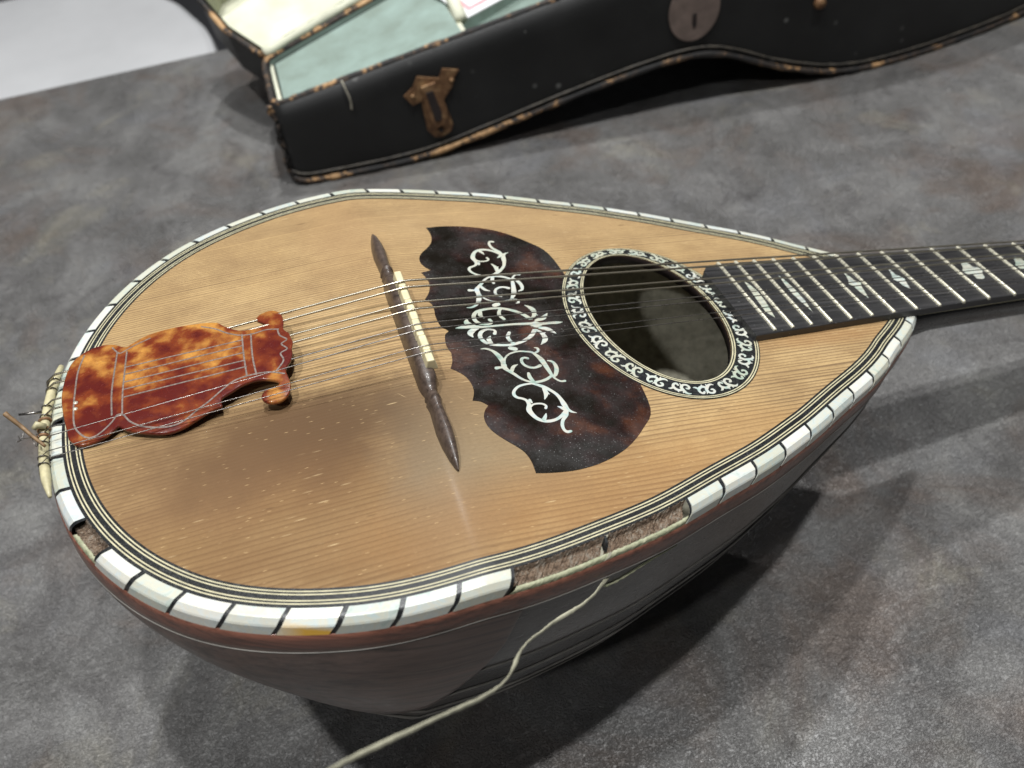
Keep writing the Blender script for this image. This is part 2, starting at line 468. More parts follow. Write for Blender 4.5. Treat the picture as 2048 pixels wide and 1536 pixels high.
MAT = dict(
    spruce=mat_spruce(), table=mat_table(), floor=mat_floor(),
    pearl=mat_pearl("mother_of_pearl", 0.95), pearl_stained=mat_pearl("mother_of_pearl_stained", 1.22, yellow=1.0),
    pearl_inlay=mat_pearl("mother_of_pearl_inlay", 0.86, (0.52, 0.60, 0.57), (0.27, 0.42, 0.37)),
    black=mat_black_inlay(), cream=mat_plain("cream_purfling", (0.60, 0.55, 0.36), 0.5, var=0.35, scale=0.3),
    bone=mat_plain("old_bone", (0.74, 0.66, 0.42), 0.38, var=0.25, scale=0.25, coat=0.1),
    bone_rail=mat_plain("yellowed_bone", (0.60, 0.54, 0.33), 0.42, var=0.4, scale=0.3, bump=0.2, bscale=0.8),
    pickguard=mat_tortoise("dark_tortoiseshell", (0.006, 0.004, 0.002), (0.014, 0.005, 0.004), (0.068, 0.020, 0.007), 0.050, 0.53, coat=0.5, rough=0.15, dust=0.6),
    cover=mat_tortoise("red_tortoiseshell", (0.093, 0.012, 0.009), (0.184, 0.037, 0.012), (0.518, 0.246, 0.055), 0.068, 0.515, coat=0.5, rough=0.17, sss=0.12),
    engrave=mat_plain("engraved_line", (0.26, 0.20, 0.17), 0.6, var=0.75, scale=1.4),
    bowl=mat_bowlwood("dark_rosewood", (0.060, 0.054, 0.051), (0.020, 0.018, 0.017), 0.28, coat=0.3),
    rib=mat_bowlwood("black_rosewood", (0.026, 0.024, 0.023), (0.010, 0.010, 0.010), 0.26, coat=0.3),
    clasp=mat_bowlwood("brown_rosewood", (0.130, 0.085, 0.070), (0.022, 0.014, 0.012), 0.36, s=0.62),
    side=mat_bowlwood("red_rosewood", (0.190, 0.078, 0.052), (0.045, 0.019, 0.014), 0.36, diag=0.35, s=0.9),
    fillet=mat_plain("rib_fillet", (0.34, 0.32, 0.29), 0.35, var=0.5, scale=0.08),  # light-wood fillet; colour lightened further to stand in for highlights on the ridges
    ebony=mat_ebony("ebony"), neck=mat_plain("black_neck", (0.010, 0.010, 0.011), 0.22, var=0.3, coat=0.4),
    bridge=mat_bowlwood("bridge_rosewood", (0.075, 0.053, 0.042), (0.026, 0.018, 0.015), 0.36),
    fret=mat_plain("nickel_brass_fret", (0.80, 0.76, 0.60), 0.30, metal=0.4, var=0.25, scale=0.3),
    wound=mat_wound("wound_string", (0.55, 0.50, 0.40)), steel=mat_plain("steel_string", (0.30, 0.28, 0.26), 0.30, metal=0.9, var=0.5, scale=0.2),
    lining=mat_paper_lining(), cavity=mat_cavity(), hole=mat_plain("hole_edge", (0.025, 0.017, 0.016), 0.45),
    ledge=mat_plain("old_glue_ledge", (0.42, 0.41, 0.28), 0.65, var=0.4, scale=0.5, bump=1.0, bscale=1.1, dark=(0.23, 0.25, 0.15)),
    strip=mat_plain("loose_binding", (0.52, 0.50, 0.37), 0.55, var=0.4, scale=0.2, bump=0.3, bscale=0.8),
    wire=mat_plain("brown_gut_end", (0.28, 0.17, 0.08), 0.6, var=0.6, scale=0.5),
    cloth=mat_case_cloth(), edge=mat_worn_edge(), rust=mat_rust(),
    lock=mat_plain("dull_lock_plate", (0.266, 0.203, 0.175), 0.45, metal=0.4, var=0.35, scale=0.12, body=False),
    mint=mat_plain("mint_lining", (0.274, 0.357, 0.321), 0.85, var=0.3, scale=0.04, body=False, bump=0.3, bscale=0.5, dark=(0.190, 0.238, 0.202)),
    ivory=mat_plain("ivory_lining", (0.754, 0.754, 0.594), 0.75, var=0.35, scale=0.03, body=False),
    olive=mat_plain("soiled_lining", (0.478, 0.493, 0.362), 0.8, var=0.4, scale=0.05, body=False),
    card=mat_plain("white_card", (0.800, 0.800, 0.800), 0.6, var=0.25, scale=0.08, body=False),
    pink=mat_plain("pink_print", (0.800, 0.377, 0.406), 0.6, var=0.3, scale=0.1, body=False),
    stitch=mat_plain("worn_stitching", (0.016, 0.016, 0.017), 0.6, var=0.3, scale=0.3, body=False, dark=(0.10, 0.085, 0.065)),
    thread=mat_plain("pale_thread", (0.60, 0.56, 0.45), 0.8, body=False),
    chair=mat_plain("pale_grey_upholstery", (0.680, 0.680, 0.689), 0.85, var=0.12, scale=0.006, body=False, bump=0.2, bscale=0.6),
    tableedge=mat_plain("table_edge", (0.05, 0.048, 0.045), 0.5, body=False),
    metal_leg=mat_plain("grey_metal", (0.20, 0.20, 0.21), 0.4, metal=0.8, body=False),
)

DATA = {"scroll_near":[[[21.8,-27.7,0.33],[19.5,-27.72,0.39],[17.23,-28.33,0.43],[15.47,-29.91,0.47],[14.93,-31.55,0.53],[15.53,-32.81,0.47],[16.73,-33.47,0.42],[17.79,-34.53,0.47],[17.96,-36.41,0.63],[17.23,-38.51,0.83],[17.54,-40.52,0.72],[18.46,-42.48,0.61],[20.01,-43.74,0.56],[21.88,-44.11,0.56],[24.05,-43.71,0.51],[26.14,-42.47,0.52],[27.78,-40.84,0.47]],[[21.8,-27.7,0.33],[23.37,-28.59,0.49],[24.98,-29.93,0.65],[26.44,-31.68,0.54],[27.59,-33.65,0.54],[28.15,-36.08,0.64],[28.3,-38.4,0.84],[28.56,-40.43,0.63],[29.5,-41.73,0.36],[30.69,-42.38,0.08]],[[24.78,-30.48,0.65],[24.58,-32.79,0.7],[23.36,-35.02,0.16]],[[24.88,-31.38,0.43],[25.45,-33.25,0.11]],[[17.97,-37.54,0.31],[19.1,-36.63,0.31],[20.58,-36.49,0.31],[22.06,-36.91,0.34],[22.73,-37.89,0.37],[22.3,-38.79,0.42]],[[18.8,-34.58,0.47],[19.0,-35.76,0.31]],[[20.24,-43.1,0.61],[21.03,-42.02,0.46],[21.59,-41.03,0.15]],[[26.08,-38.82,0.13],[27.03,-39.57,0.52],[27.98,-40.88,0.63]],[[27.98,-40.88,0.63],[27.28,-42.69,0.62],[25.55,-44.56,0.51],[24.6,-46.55,0.51],[24.49,-48.41,0.45],[25.14,-49.33,0.5],[26.17,-49.27,0.45]],[[11.29,-9.36,0.14],[12.75,-9.45,0.35],[14.34,-10.53,0.46],[15.33,-12.15,0.69],[15.97,-14.18,0.85],[16.2,-16.12,0.79],[16.03,-17.96,0.67]],[[16.13,-17.67,0.67],[17.19,-15.35,0.34],[18.68,-13.7,0.32],[20.7,-12.77,0.32],[22.94,-12.52,0.32],[24.94,-13.03,0.35],[26.68,-13.66,0.41],[27.64,-15.28,0.58],[28.43,-17.34,0.86],[28.8,-19.94,0.8],[29.05,-22.8,0.67],[29.31,-25.61,0.44],[29.98,-27.26,0.33],[31.06,-28.36,0.35],[32.31,-28.44,0.44]],[[27.6,-14.15,0.35],[28.8,-13.54,0.41],[29.18,-12.14,0.41],[28.26,-11.65,0.14]],[[27.17,-20.27,0.57],[25.44,-20.9,0.45],[23.84,-20.61,0.45],[22.53,-19.44,0.45],[22.03,-17.79,0.48],[22.43,-16.28,0.48],[23.55,-15.84,0.43],[24.46,-16.32,0.46]],[[16.03,-17.96,0.9],[15.96,-19.5,0.78],[16.88,-21.2,0.55],[17.88,-22.61,0.55],[19.08,-24.65,0.44],[20.62,-26.28,0.38],[22.39,-27.21,0.44],[24.66,-27.33,0.49],[26.99,-26.71,0.5],[28.91,-25.54,0.44]],[[13.39,-19.03,0.67],[14.86,-18.99,0.45],[16.16,-19.54,0.45]],[[17.42,-21.46,0.55],[18.73,-19.38,0.56],[20.38,-18.59,0.09]],[[22.34,-23.11,0.44],[22.14,-24.91,0.66],[22.54,-26.79,0.55]],[[30.3,-18.47,0.25],[31.62,-19.34,0.46],[31.93,-21.44,0.62],[31.37,-23.53,0.68],[30.21,-25.47,0.56],[29.2,-25.9,0.33]],[[20.69,-10.5,0.87],[21.97,-11.21,0.87]],[[13.24,0.93,0.54],[11.67,0.27,0.86],[10.15,-1.3,0.96],[10.53,-3.32,0.13]],[[17.83,-2.75,0.59],[18.42,-1.47,0.43],[17.71,-0.59,0.38],[15.83,-0.27,0.43],[14.03,-1.04,0.64],[12.95,-2.68,0.69],[12.91,-4.77,0.69],[13.87,-6.72,0.63],[15.82,-7.94,0.58],[18.68,-8.73,0.52],[21.73,-8.96,0.53],[24.71,-8.28,0.58],[27.54,-6.97,0.64],[29.75,-5.21,0.7],[31.23,-3.31,0.77]],[[16.17,-3.68,0.13],[15.13,-5.15,0.74],[15.35,-6.97,0.63]],[[22.71,-2.96,0.54],[21.49,-5.18,0.64],[21.82,-7.49,0.53],[22.66,-8.53,0.42]],[[33.28,-2.1,0.55],[35.38,-3.07,0.88],[36.61,-4.21,0.77],[37.8,-5.96,0.09]],[[31.9,-3.11,0.44],[33.11,-4.86,0.66],[33.43,-7.36,0.87],[32.62,-9.04,0.75],[30.88,-10.54,0.09]],[[34.41,-4.92,0.11],[33.04,-5.61,0.44]]],"scroll_mid":[[[14.24,1.01,0.43],[19.77,0.92,0.44],[25.72,0.72,0.46],[32.36,-0.06,0.67]],[[6.17,1.8,0.09],[8.24,1.91,0.64],[10.89,1.62,0.65],[13.18,1.4,0.65],[15.01,0.94,0.43]],[[31.49,-0.23,1.0],[32.59,-0.57,1.66],[34.0,-0.65,0.89]],[[33.42,-0.55,0.67],[37.52,-0.59,0.56],[39.95,-0.74,0.67],[41.89,-0.84,0.09]]],"scroll_axis":[[6.17,1.8],[41.89,-0.84]],"pg":[[11.38,62.05],[11.86,58.78],[11.68,55.13],[10.54,51.68],[8.46,48.73],[5.81,45.91],[4.23,43.0],[3.93,39.97],[4.89,37.1],[6.47,35.07],[2.83,33.96],[3.67,30.74],[3.96,27.8],[3.37,24.74],[2.52,22.36],[1.06,19.8],[0.32,18.81],[0.85,17.63],[1.89,15.84],[1.9,12.61],[1.5,9.76],[1.53,6.1],[1.98,3.46],[2.95,2.28],[3.77,1.13],[2.25,-0.37],[1.59,-2.25],[1.15,-5.12],[1.28,-7.57],[1.69,-9.55],[1.56,-10.23],[0.95,-13.51],[-0.43,-16.58],[1.08,-18.09],[3.04,-20.89],[3.87,-24.65],[3.54,-28.13],[2.15,-31.52],[4.32,-32.32],[6.11,-34.37],[4.46,-36.3],[3.37,-39.04],[3.42,-42.32],[4.55,-45.4],[6.63,-48.62],[8.8,-51.49],[10.45,-54.22],[11.16,-57.4],[11.14,-60.37],[10.97,-62.3],[15.35,-63.09],[22.92,-63.57],[31.45,-62.14],[40.11,-58.39],[47.99,-52.06],[53.7,-44.78],[56.25,-38.3]],"pg2":[[54.75,30.76],[51.63,39.19],[45.94,48.38],[38.05,55.98],[28.95,60.28],[19.2,62.19]],"cover":[[-107.92,-10.45],[-109.68,-0.41],[-110.47,6.63],[-110.2,13.57],[-108.82,21.16],[-105.84,25.23],[-101.31,27.09],[-96.65,26.04],[-93.36,23.23],[-91.97,22.72],[-89.65,24.28],[-85.44,25.95],[-78.83,26.07],[-70.33,24.43],[-65.21,22.33],[-63.48,19.81],[-59.11,15.23],[-54.03,14.01],[-50.24,13.98],[-51.94,15.86],[-53.6,18.33],[-52.44,20.3],[-49.0,20.92],[-46.36,18.59],[-45.7,14.09],[-46.22,9.88],[-44.89,7.28],[-44.64,4.84],[-44.35,2.42],[-45.02,-0.24],[-45.16,-2.64],[-46.05,-5.27],[-47.16,-6.75],[-47.82,-8.35],[-47.48,-10.87],[-47.14,-13.85],[-48.08,-16.77],[-50.03,-18.18],[-52.66,-18.2],[-55.09,-16.68],[-55.5,-14.66],[-54.26,-13.47],[-51.56,-13.07],[-50.11,-12.19],[-52.09,-10.29],[-55.92,-8.81],[-59.94,-9.03],[-63.61,-10.54],[-66.35,-11.78],[-66.38,-14.5],[-69.66,-14.92],[-74.53,-16.82],[-78.44,-17.98],[-82.65,-17.77],[-87.58,-15.79],[-92.1,-13.39],[-94.56,-10.88],[-97.11,-12.87],[-99.63,-13.77],[-102.94,-14.11],[-105.83,-13.32]],"cov_lines":[[[-104.75,23.94],[-106.24,16.93],[-106.71,7.73],[-106.77,-1.0],[-106.18,-7.24],[-103.64,-11.5],[-101.16,-12.42],[-98.65,-11.23],[-96.1,-8.89],[-94.82,-7.11],[-93.13,-7.78],[-91.5,-10.65],[-88.64,-13.32],[-84.52,-15.33],[-80.36,-16.29],[-76.93,-15.71],[-73.35,-13.58],[-69.74,-11.62],[-66.04,-9.02],[-62.32,-6.88],[-57.85,-6.51],[-52.59,-7.38],[-48.4,-9.63]],[[-96.5,23.97],[-94.59,20.26],[-92.77,20.58],[-89.55,22.23],[-85.37,23.46]],[[-69.91,22.13],[-65.84,18.91],[-62.8,15.4],[-58.83,12.31],[-55.18,11.37],[-51.41,11.56],[-47.79,10.24]],[[-95.06,20.48],[-95.62,13.47],[-96.35,3.06],[-96.29,-6.53]],[[-92.21,19.91],[-92.7,12.11],[-93.29,1.68],[-93.46,-7.07]],[[-92.7,12.48],[-58.58,9.83]],[[-92.68,9.16],[-58.59,7.14]],[[-92.88,5.67],[-58.66,3.79]],[[-92.86,2.52],[-58.76,0.18]],[[-92.85,-0.85],[-58.58,-2.66]],[[-58.44,12.52],[-58.79,2.37],[-58.74,-6.47]],[[-55.85,11.68],[-56.39,1.27],[-56.11,-6.9]],[[-48.01,10.34],[-47.7,7.05],[-45.94,4.3],[-47.74,2.86],[-46.34,-0.01],[-48.46,-1.21],[-47.96,-4.48],[-50.39,-7.64]]]}

# ------------------------------------------------------------------ mesh helpers
def mesh_obj(name, V, F, mat, parent=None, smooth=True, link=True):
    me = bpy.data.meshes.new(name)
    me.from_pydata([tuple(v) for v in V], [], F)
    me.validate()
    me.materials.append(mat)
    if smooth:
        me.polygons.foreach_set('use_smooth', [True] * len(me.polygons))
    me.update()
    o = bpy.data.objects.new(name, me)
    COL.objects.link(o)
    if parent is not None:
        o.parent = parent
    return o


def body(P):
    """instrument millimetres -> local metres of the mandolin empty"""
    return (np.asarray(P, float) - C0) * MM


def B(name, V, F, mat, parent, smooth=True):
    return mesh_obj(name, body(V), F, mat, parent, smooth)


def W(name, V, F, mat, parent=None, smooth=False):
    return mesh_obj(name, np.asarray(V, float) * MM, F, mat, parent, smooth)


def grid_faces(nu, nv, cu=False, cv=False, base=0, flip=False):
    F = []
    for i in range(nu if cu else nu - 1):
        for j in range(nv if cv else nv - 1):
            a = base + i * nv + j
            b = base + ((i + 1) % nu) * nv + j
            c = base + ((i + 1) % nu) * nv + (j + 1) % nv
            d = base + i * nv + (j + 1) % nv
            F.append((a, d, c, b) if flip else (a, b, c, d))
    return F


def tube(path, rad, seg=8, flat=1.0, up=(0, 0, 1)):
    P = np.asarray(path, float)
    rad = np.ones(len(P)) * rad if np.isscalar(rad) else np.asarray(rad, float)
    T = np.gradient(P, axis=0)
    T /= np.linalg.norm(T, axis=1)[:, None]
    V = []
    up = np.asarray(up, float)
    for p, t, r in zip(P, T, rad):
        s = np.cross(t, up)
        if np.linalg.norm(s) < 1e-3:
            s = np.cross(t, (0, 1, 0.3))
        s /= np.linalg.norm(s)
        u = np.cross(s, t)
        for k in range(seg):
            a = 2 * math.pi * k / seg
            V.append(p + r * (math.cos(a) * s + flat * math.sin(a) * u))
    F = grid_faces(len(P), seg, cv=True)
    n = len(V)
    F.append(tuple(range(seg)))
    F.append(tuple(range(n - 1, n - seg - 1, -1)))
    return V, F


def catmull(P, k=5, closed=False):
    P = np.asarray(P, float)
    n = len(P)
    if closed:
        idx = lambda i: P[i % n]
        R = range(n)
    else:
        idx = lambda i: P[min(max(i, 0), n - 1)]
        R = range(n - 1)
    out = []
    for i in R:
        p0, p1, p2, p3 = idx(i - 1), idx(i), idx(i + 1), idx(i + 2)
        for j in range(k):
            t = j / k
            out.append(0.5 * ((2 * p1) + (-p0 + p2) * t + (2 * p0 - 5 * p1 + 4 * p2 - p3) * t * t + (-p0 + 3 * p1 - 3 * p2 + p3) * t ** 3))
    if not closed:
        out.append(P[-1])
    return np.array(out)


def box_vf(x0, x1, y0, y1, z0, z1):
    V = [(x, y, z) for z in (z0, z1) for y in (y0, y1) for x in (x0, x1)]
    F = [(0, 2, 3, 1), (4, 5, 7, 6), (0, 1, 5, 4), (2, 6, 7, 3), (0, 4, 6, 2), (1, 3, 7, 5)]
    return V, F


def join(*parts):
    V, F = [], []
    for v, f in parts:
        b = len(V)
        V += [tuple(q) for q in v]
        F += [tuple(i + b for i in g) for g in f]
    return V, F


def bevel(o, w, seg=2):
    m = o.modifiers.new("bevel", 'BEVEL')
    m.width = w * MM
    m.segments = seg
    m.limit_method = 'ANGLE'
    m.angle_limit = math.radians(40)
    m.harden_normals = False
    return o


def seg_dist(P, Q):
    """distance of points P to closed polyline Q"""
    A = Q
    Bq = np.roll(Q, -1, axis=0)
    d = np.full(len(P), 1e9)
    for a, b in zip(A, Bq):
        ab = b - a
        t = np.clip(((P - a) @ ab) / max(ab @ ab, 1e-9), 0, 1)
        d = np.minimum(d, np.hypot(*(P - a - t[:, None] * ab).T))
    return d


def inside(P, Q):
    x, y = P[:, 0], P[:, 1]
    r = np.zeros(len(P), bool)
    j = len(Q) - 1
    for i in range(len(Q)):
        xi, yi = Q[i]
        xj, yj = Q[j]
        c = ((yi > y) != (yj > y)) & (x < (xj - xi) * (y - yi) / (yj - yi + 1e-12) + xi)
        r ^= c
        j = i
    return r


def plate(outline, ztop, zbot, grid, edge=0.0, edge_drop=0.0):
    """solid plate over any outline; ztop/zbot are functions of x, y"""
    Q = np.asarray(outline, float)
    a0, a1 = Q.min(0), Q.max(0)
    gx, gy = np.meshgrid(np.arange(a0[0], a1[0], grid), np.arange(a0[1], a1[1], grid * 0.9))
    gx = gx + (np.arange(gx.shape[0]) % 2)[:, None] * grid * 0.5
    G = np.stack([gx.ravel(), gy.ravel()], 1)
    G = G[inside(G, Q)]
    if len(G):
        G = G[seg_dist(G, Q) > max(grid * 0.4, edge)]
    P = [Vector(q) for q in np.concatenate([Q, G])]
    n = len(Q)
    vs, es, fs, *_ = delaunay_2d_cdt(P, [(i, (i + 1) % n) for i in range(n)], [tuple(range(n))], 1, 1e-5)
    xy = np.array([(v.x, v.y) for v in vs])
    top = ztop(xy[:, 0], xy[:, 1]) * 1.0
    if edge_drop:
        d = seg_dist(xy, Q)
        top = top - edge_drop * np.clip(1 - d / max(edge, 1e-6), 0, 1) ** 2
    bot = zbot(xy[:, 0], xy[:, 1]) * 1.0
    m = len(xy)
    V = [(a, b, c) for (a, b), c in zip(xy, top)] + [(a, b, c) for (a, b), c in zip(xy, bot)]
    F = []
    for f in fs:
        f = list(f)
        ar = sum(xy[f[i]][0] * xy[f[(i + 1) % len(f)]][1] - xy[f[(i + 1) % len(f)]][0] * xy[f[i]][1] for i in range(len(f)))
        if ar < 0:
            f = f[::-1]
        F.append(tuple(f))
        F.append(tuple(i + m for i in f[::-1]))
    cnt = {}
    for f in F[::2]:
        for i in range(len(f)):
            e = (f[i], f[(i + 1) % len(f)])
            cnt[e] = cnt.get(e, 0) + 1
    for (a, b) in list(cnt):
        if (b, a) not in cnt:
            F.append((b, a, a + m, b + m))
    return V, F


def stroke_vf(S, z, skirt=0.25, k=4):
    """flat inlay of varying width along a centre line; rows are x, y, half width"""
    S = catmull(np.array(S, float), k)
    P, r = S[:, :2], np.maximum(S[:, 2], 0.05)
    T = np.gradient(P, axis=0)
    T /= np.linalg.norm(T, axis=1)[:, None] + 1e-9
    N = np.stack([-T[:, 1], T[:, 0]], 1)
    L, Rr = list(P + N * r[:, None]), list(P - N * r[:, None])
    capA = [P[0] + r[0] * (-T[0] * math.sin(a) + N[0] * math.cos(a)) for a in (0.7, 1.57, 2.4)]
    capB = [P[-1] + r[-1] * (T[-1] * math.sin(a) - N[-1] * math.cos(a)) for a in (0.7, 1.57, 2.4)]
    n = len(L)
    zf = z if callable(z) else (lambda x, y: z)
    top = [(q[0], q[1], zf(q[0], q[1])) for q in L + Rr + capA + capB]
    bot = [(q[0], q[1], q[2] - skirt) for q in top]
    m = len(top)
    F = []
    for i in range(n - 1):
        F.append((i, n + i, n + i + 1, i + 1))
    F.append((0, 2 * n, 2 * n + 1, 2 * n + 2, n))
    F.append((2 * n - 1, 2 * n + 3, 2 * n + 4, 2 * n + 5, n - 1))
    ring = list(range(0, n)) + [2 * n + 5, 2 * n + 4, 2 * n + 3] + list(range(2 * n - 1, n - 1, -1)) + [2 * n + 2, 2 * n + 1, 2 * n]
    for i in range(len(ring)):
        a, b = ring[i], ring[(i + 1) % len(ring)]
        F.append((a, b, b + m, a + m))
    return top + bot, F


def strokes(name, SS, z, mat, parent, step=0.012):
    parts = [stroke_vf(S, (z + step * i) if not callable(z) else z) for i, S in enumerate(SS)]
    return B(name, *join(*parts), mat, parent, smooth=False)


def tag(o, label, cat=None, group=None, kind=None):
    if label:
        o["label"] = label
    if cat:
        o["category"] = cat
    if group:
        o["group"] = group
    if kind:
        o["kind"] = kind
    return o


# ------------------------------------------------------------------ the setting: table and floor
EDGE_Y = 577.0
V, F = box_vf(-900, 1300, -700, EDGE_Y, -32, 0)
table = W("table_top", V, F, MAT['table'])
bevel(table, 2.0, 3)
tag(table, "dark grey mottled table top with leather-like embossing", None, None, "structure")
for x, y in ((-850, -650), (1250, -650), (-850, EDGE_Y - 50), (1250, EDGE_Y - 50)):
    W("table_leg", *box_vf(x - 22, x + 22, y - 22, y + 22, -745, -32.2), MAT['metal_leg'], table)
V, F = box_vf(-4000, 4000, -3000, 5000, -790, -745)
floor = W("floor", V, F, MAT['floor'])
tag(floor, "pale grey floor beyond the table edge", None, None, "structure")

# a pale grey chair stands behind the far table edge
chair = bpy.data.objects.new("chair", None)
COL.objects.link(chair)
CHO = np.array([-430.0, 1370.0, -745.0])
chair.location = tuple(CHO * MM)
tag(chair, "pale grey upholstered chair beyond the far edge of the table", "chair")


def slab(P, z0, z1, rr=18):
    rows = []
    c = np.mean(P, axis=0)
    for z, f in ((z0, 0.97), (z0 + rr * 0.4, 1.0), (z1 - rr, 1.0), (z1 - rr * 0.3, 0.985), (z1, 0.94)):
        rows += [(*(c + (np.array(q) - c) * f), z) for q in P]
    n = len(P)
    return rows, grid_faces(5, n, cv=True) + [tuple(range(n - 1, -1, -1)), tuple(range(4 * n, 5 * n))]


seat = [(-139, 1100), (-139, 1200), (-142, 1252), (-150, 1329), (-172, 1403), (-203, 1485), (-260, 1560), (-350, 1620), (-470, 1650), (-600, 1640), (-700, 1580),
        (-730, 1450), (-730, 1250), (-700, 1120), (-600, 1070), (-450, 1055), (-250, 1060), (-170, 1075)]
V, F = slab(catmull(np.array(seat, float), 4, closed=True), -370, -290)
mesh_obj("seat", (np.array(V) - CHO) * MM, F, MAT['chair'], chair, True).data.set_sharp_from_angle(angle=math.radians(25))
back = [(-740, 1130), (-735, 1370), (-740, 1600), (-790, 1600), (-800, 1370), (-790, 1130)]
V, F = slab(catmull(np.array(back, float), 4, closed=True), -368, 110)
mesh_obj("backrest", (np.array(V) - CHO) * MM, F, MAT['chair'], chair, True)
for sx in (-1, 1):
    for sy in (-1, 1):
        V, F = tube([(-430 + sx * 210, 1360 + sy * 200, -745), (-430 + sx * 210, 1360 + sy * 200, -368)], 14, 10)
        mesh_obj("leg", (np.array(V) - CHO) * MM, F, MAT['metal_leg'], chair, True)

# ------------------------------------------------------------------ mandolin
mand = bpy.data.objects.new("mandolin", None)
COL.objects.link(mand)
MB = ((0.974370, -0.011773, 0.224643), (0.0, 0.998630, 0.052336), (-0.224951, -0.050995, 0.973035))
mand.matrix_world = Matrix([(*r, 0) for r in MB] + [(0, 0, 0, 1)])
tag(mand, "old bowl-back mandolin with spruce top and mother-of-pearl edge lying on the table", "mandolin")

CANT = math.tan(0.17291)
XC = -12.0


def zs(x):
    """soundboard height: flat, then bent down behind the bridge"""
    x = np.asarray(x, float)
    d = x - XC
    s = 1.6
    return np.where(d > 10, 0.0, -CANT * s * np.logaddexp(0.0, -d / s))


RV = np.array([134.65, 110.56, 90.08, 79.29, 74.11, 72.84, 76.68, 84.47, 98.59, 117.11, 134.06, 143.21, 145.36])
NH = 360


def half_outline():
    th = np.linspace(0, math.pi, NH)
    v = np.concatenate([[RV[1]], RV, [RV[-2]]])
    u = np.clip(th / math.pi * 12, 0, 11.9999)
    i = u.astype(int)
    t = u - i
    p0, p1, p2, p3 = v[i], v[i + 1], v[i + 2], v[i + 3]
    r = 0.5 * ((2 * p1) + (-p0 + p2) * t + (2 * p0 - 5 * p1 + 4 * p2 - p3) * t * t + (-p0 + 3 * p1 - 3 * p2 + p3) * t ** 3)
    return np.stack([40 + r * np.cos(th), r * np.sin(th)], 1)


HO = half_outline()
_t = np.gradient(HO, axis=0)
_t[0] = (0, 1)
_t[-1] = (0, -1)
_t /= np.linalg.norm(_t, axis=1)[:, None]
HN = np.stack([_t[:, 1], -_t[:, 0]], 1)
HN[0] = (1, 0)
HN[-1] = (-1, 0)
ARC = np.r_[0, np.cumsum(np.hypot(*np.diff(HO + 8.5 * HN, axis=0).T))]


def ring_pts(off):
    """closed outline at an offset outside the wood, starting at the neck on the far side"""
    a = HO + off * HN
    b = a[-2:0:-1] * [1, -1]
    return np.concatenate([a, b])


def rim(side, s, off):
    """point at arc length s from the neck on side +1 far / -1 near"""
    x = np.interp(s, ARC, HO[:, 0]) + off * np.interp(s, ARC, HN[:, 0])
    y = np.interp(s, ARC, HO[:, 1]) + off * np.interp(s, ARC, HN[:, 1])
    return x, side * y


# soundboard with the oval hole
HCX, HCY, HA, HB = 76.13, -0.97, 22.5, 35.4
OCX, OCY, OA, OB = 76.43, -2.82, 31.9, 41.9


def ell(t, a):
    """t 0 at the hole edge, 1 at the outer edge of the rosette"""
    cx, cy = HCX + (OCX - HCX) * t, HCY + (OCY - HCY) * t
    return cx + (HA + (OA - HA) * t) * np.cos(a), cy + (HB + (OB - HB) * t) * np.sin(a)


def build_soundboard():
    na, nr = 400, 70
    out = ring_pts(0.4)
    ang = np.unwrap(np.arctan2(out[:, 1] - HCY, out[:, 0] - HCX))
    A = np.linspace(0, 2 * math.pi, na, endpoint=False)
    if ang[-1] < ang[0]:
        ang, out = -ang, out
    ox = np.interp(A, np.r_[ang - 2 * math.pi, ang, ang + 2 * math.pi], np.tile(out[:, 0], 3))
    oy = np.interp(A, np.r_[ang - 2 * math.pi, ang, ang + 2 * math.pi], np.tile(out[:, 1], 3))
    # hole edge along the same rays
    ca, sa = np.cos(A), np.sin(A)
    rh = 1 / np.sqrt((ca / HA) ** 2 + (sa / HB) ** 2)
    hx, hy = HCX + rh * ca, HCY + rh * sa
    V = []
    for k in range(nr):
        t = k / (nr - 1)
        x = hx + (ox - hx) * t
        y = hy + (oy - hy) * t
        V += list(np.stack([x, y, zs(x)], 1))
    F = grid_faces(nr, na, cv=True)
    sb = B("soundboard", V, F, MAT['spruce'], mand)
    # inner wall of the hole
    V = []
    for z, g in ((0.0, 0.0), (-0.6, -0.15), (-3.2, -0.15), (-3.4, 3.0)):
        V += [(HCX + (rh[i] + g) * ca[i], HCY + (rh[i] + g) * sa[i], z) for i in range(na)]
    B("hole_edge", V, grid_faces(4, na, cv=True, flip=True), MAT['hole'], sb)
    return sb


soundboard = build_soundboard()

# purfling round the edge: black band with four cream lines
def ring_strip(name, o1, o2, dz, mat, parent, dz2=None):
    a, b = ring_pts(o1), ring_pts(o2)
    V = [(x, y, float(zs(x)) + dz) for x, y in a] + [(x, y, float(zs(x)) + (dz if dz2 is None else dz2)) for x, y in b]
    n = len(a)
    F = [(i, n + i, n + (i + 1) % n, (i + 1) % n) for i in range(n)]
    return B(name, V, F, mat, parent)


purf = ring_strip("purfling_band", -0.05, 5.05, 0.06, MAT['black'], mand)
for o1, o2 in ((0.60, 0.95), (1.45, 1.80), (3.10, 3.45), (3.95, 4.30)):
    ring_strip("purfling_line", o1, o2, 0.10, MAT['cream'], purf)

# pearl edge blocks with black joints
J0, JP = 14.0, 13.622
PROF = [(5.10, 0.03), (5.20, 0.13), (7.25, 0.06), (7.75, -0.08), (8.75, -1.35), (9.0, -1.85), (9.2, -4.75)]
PQ = np.array(PROF)
PT = np.r_[0, np.cumsum(np.hypot(*np.diff(PQ, axis=0).T))]
PT /= PT[-1]
MISSING = {(-1, 11), (-1, 12), (-1, 13), (-1, 14), (-1, 23)}
SLANT = 3.0


def sl(q):
    return SLANT * (q - 0.35) + 0.9 * (q - 0.5) ** 2


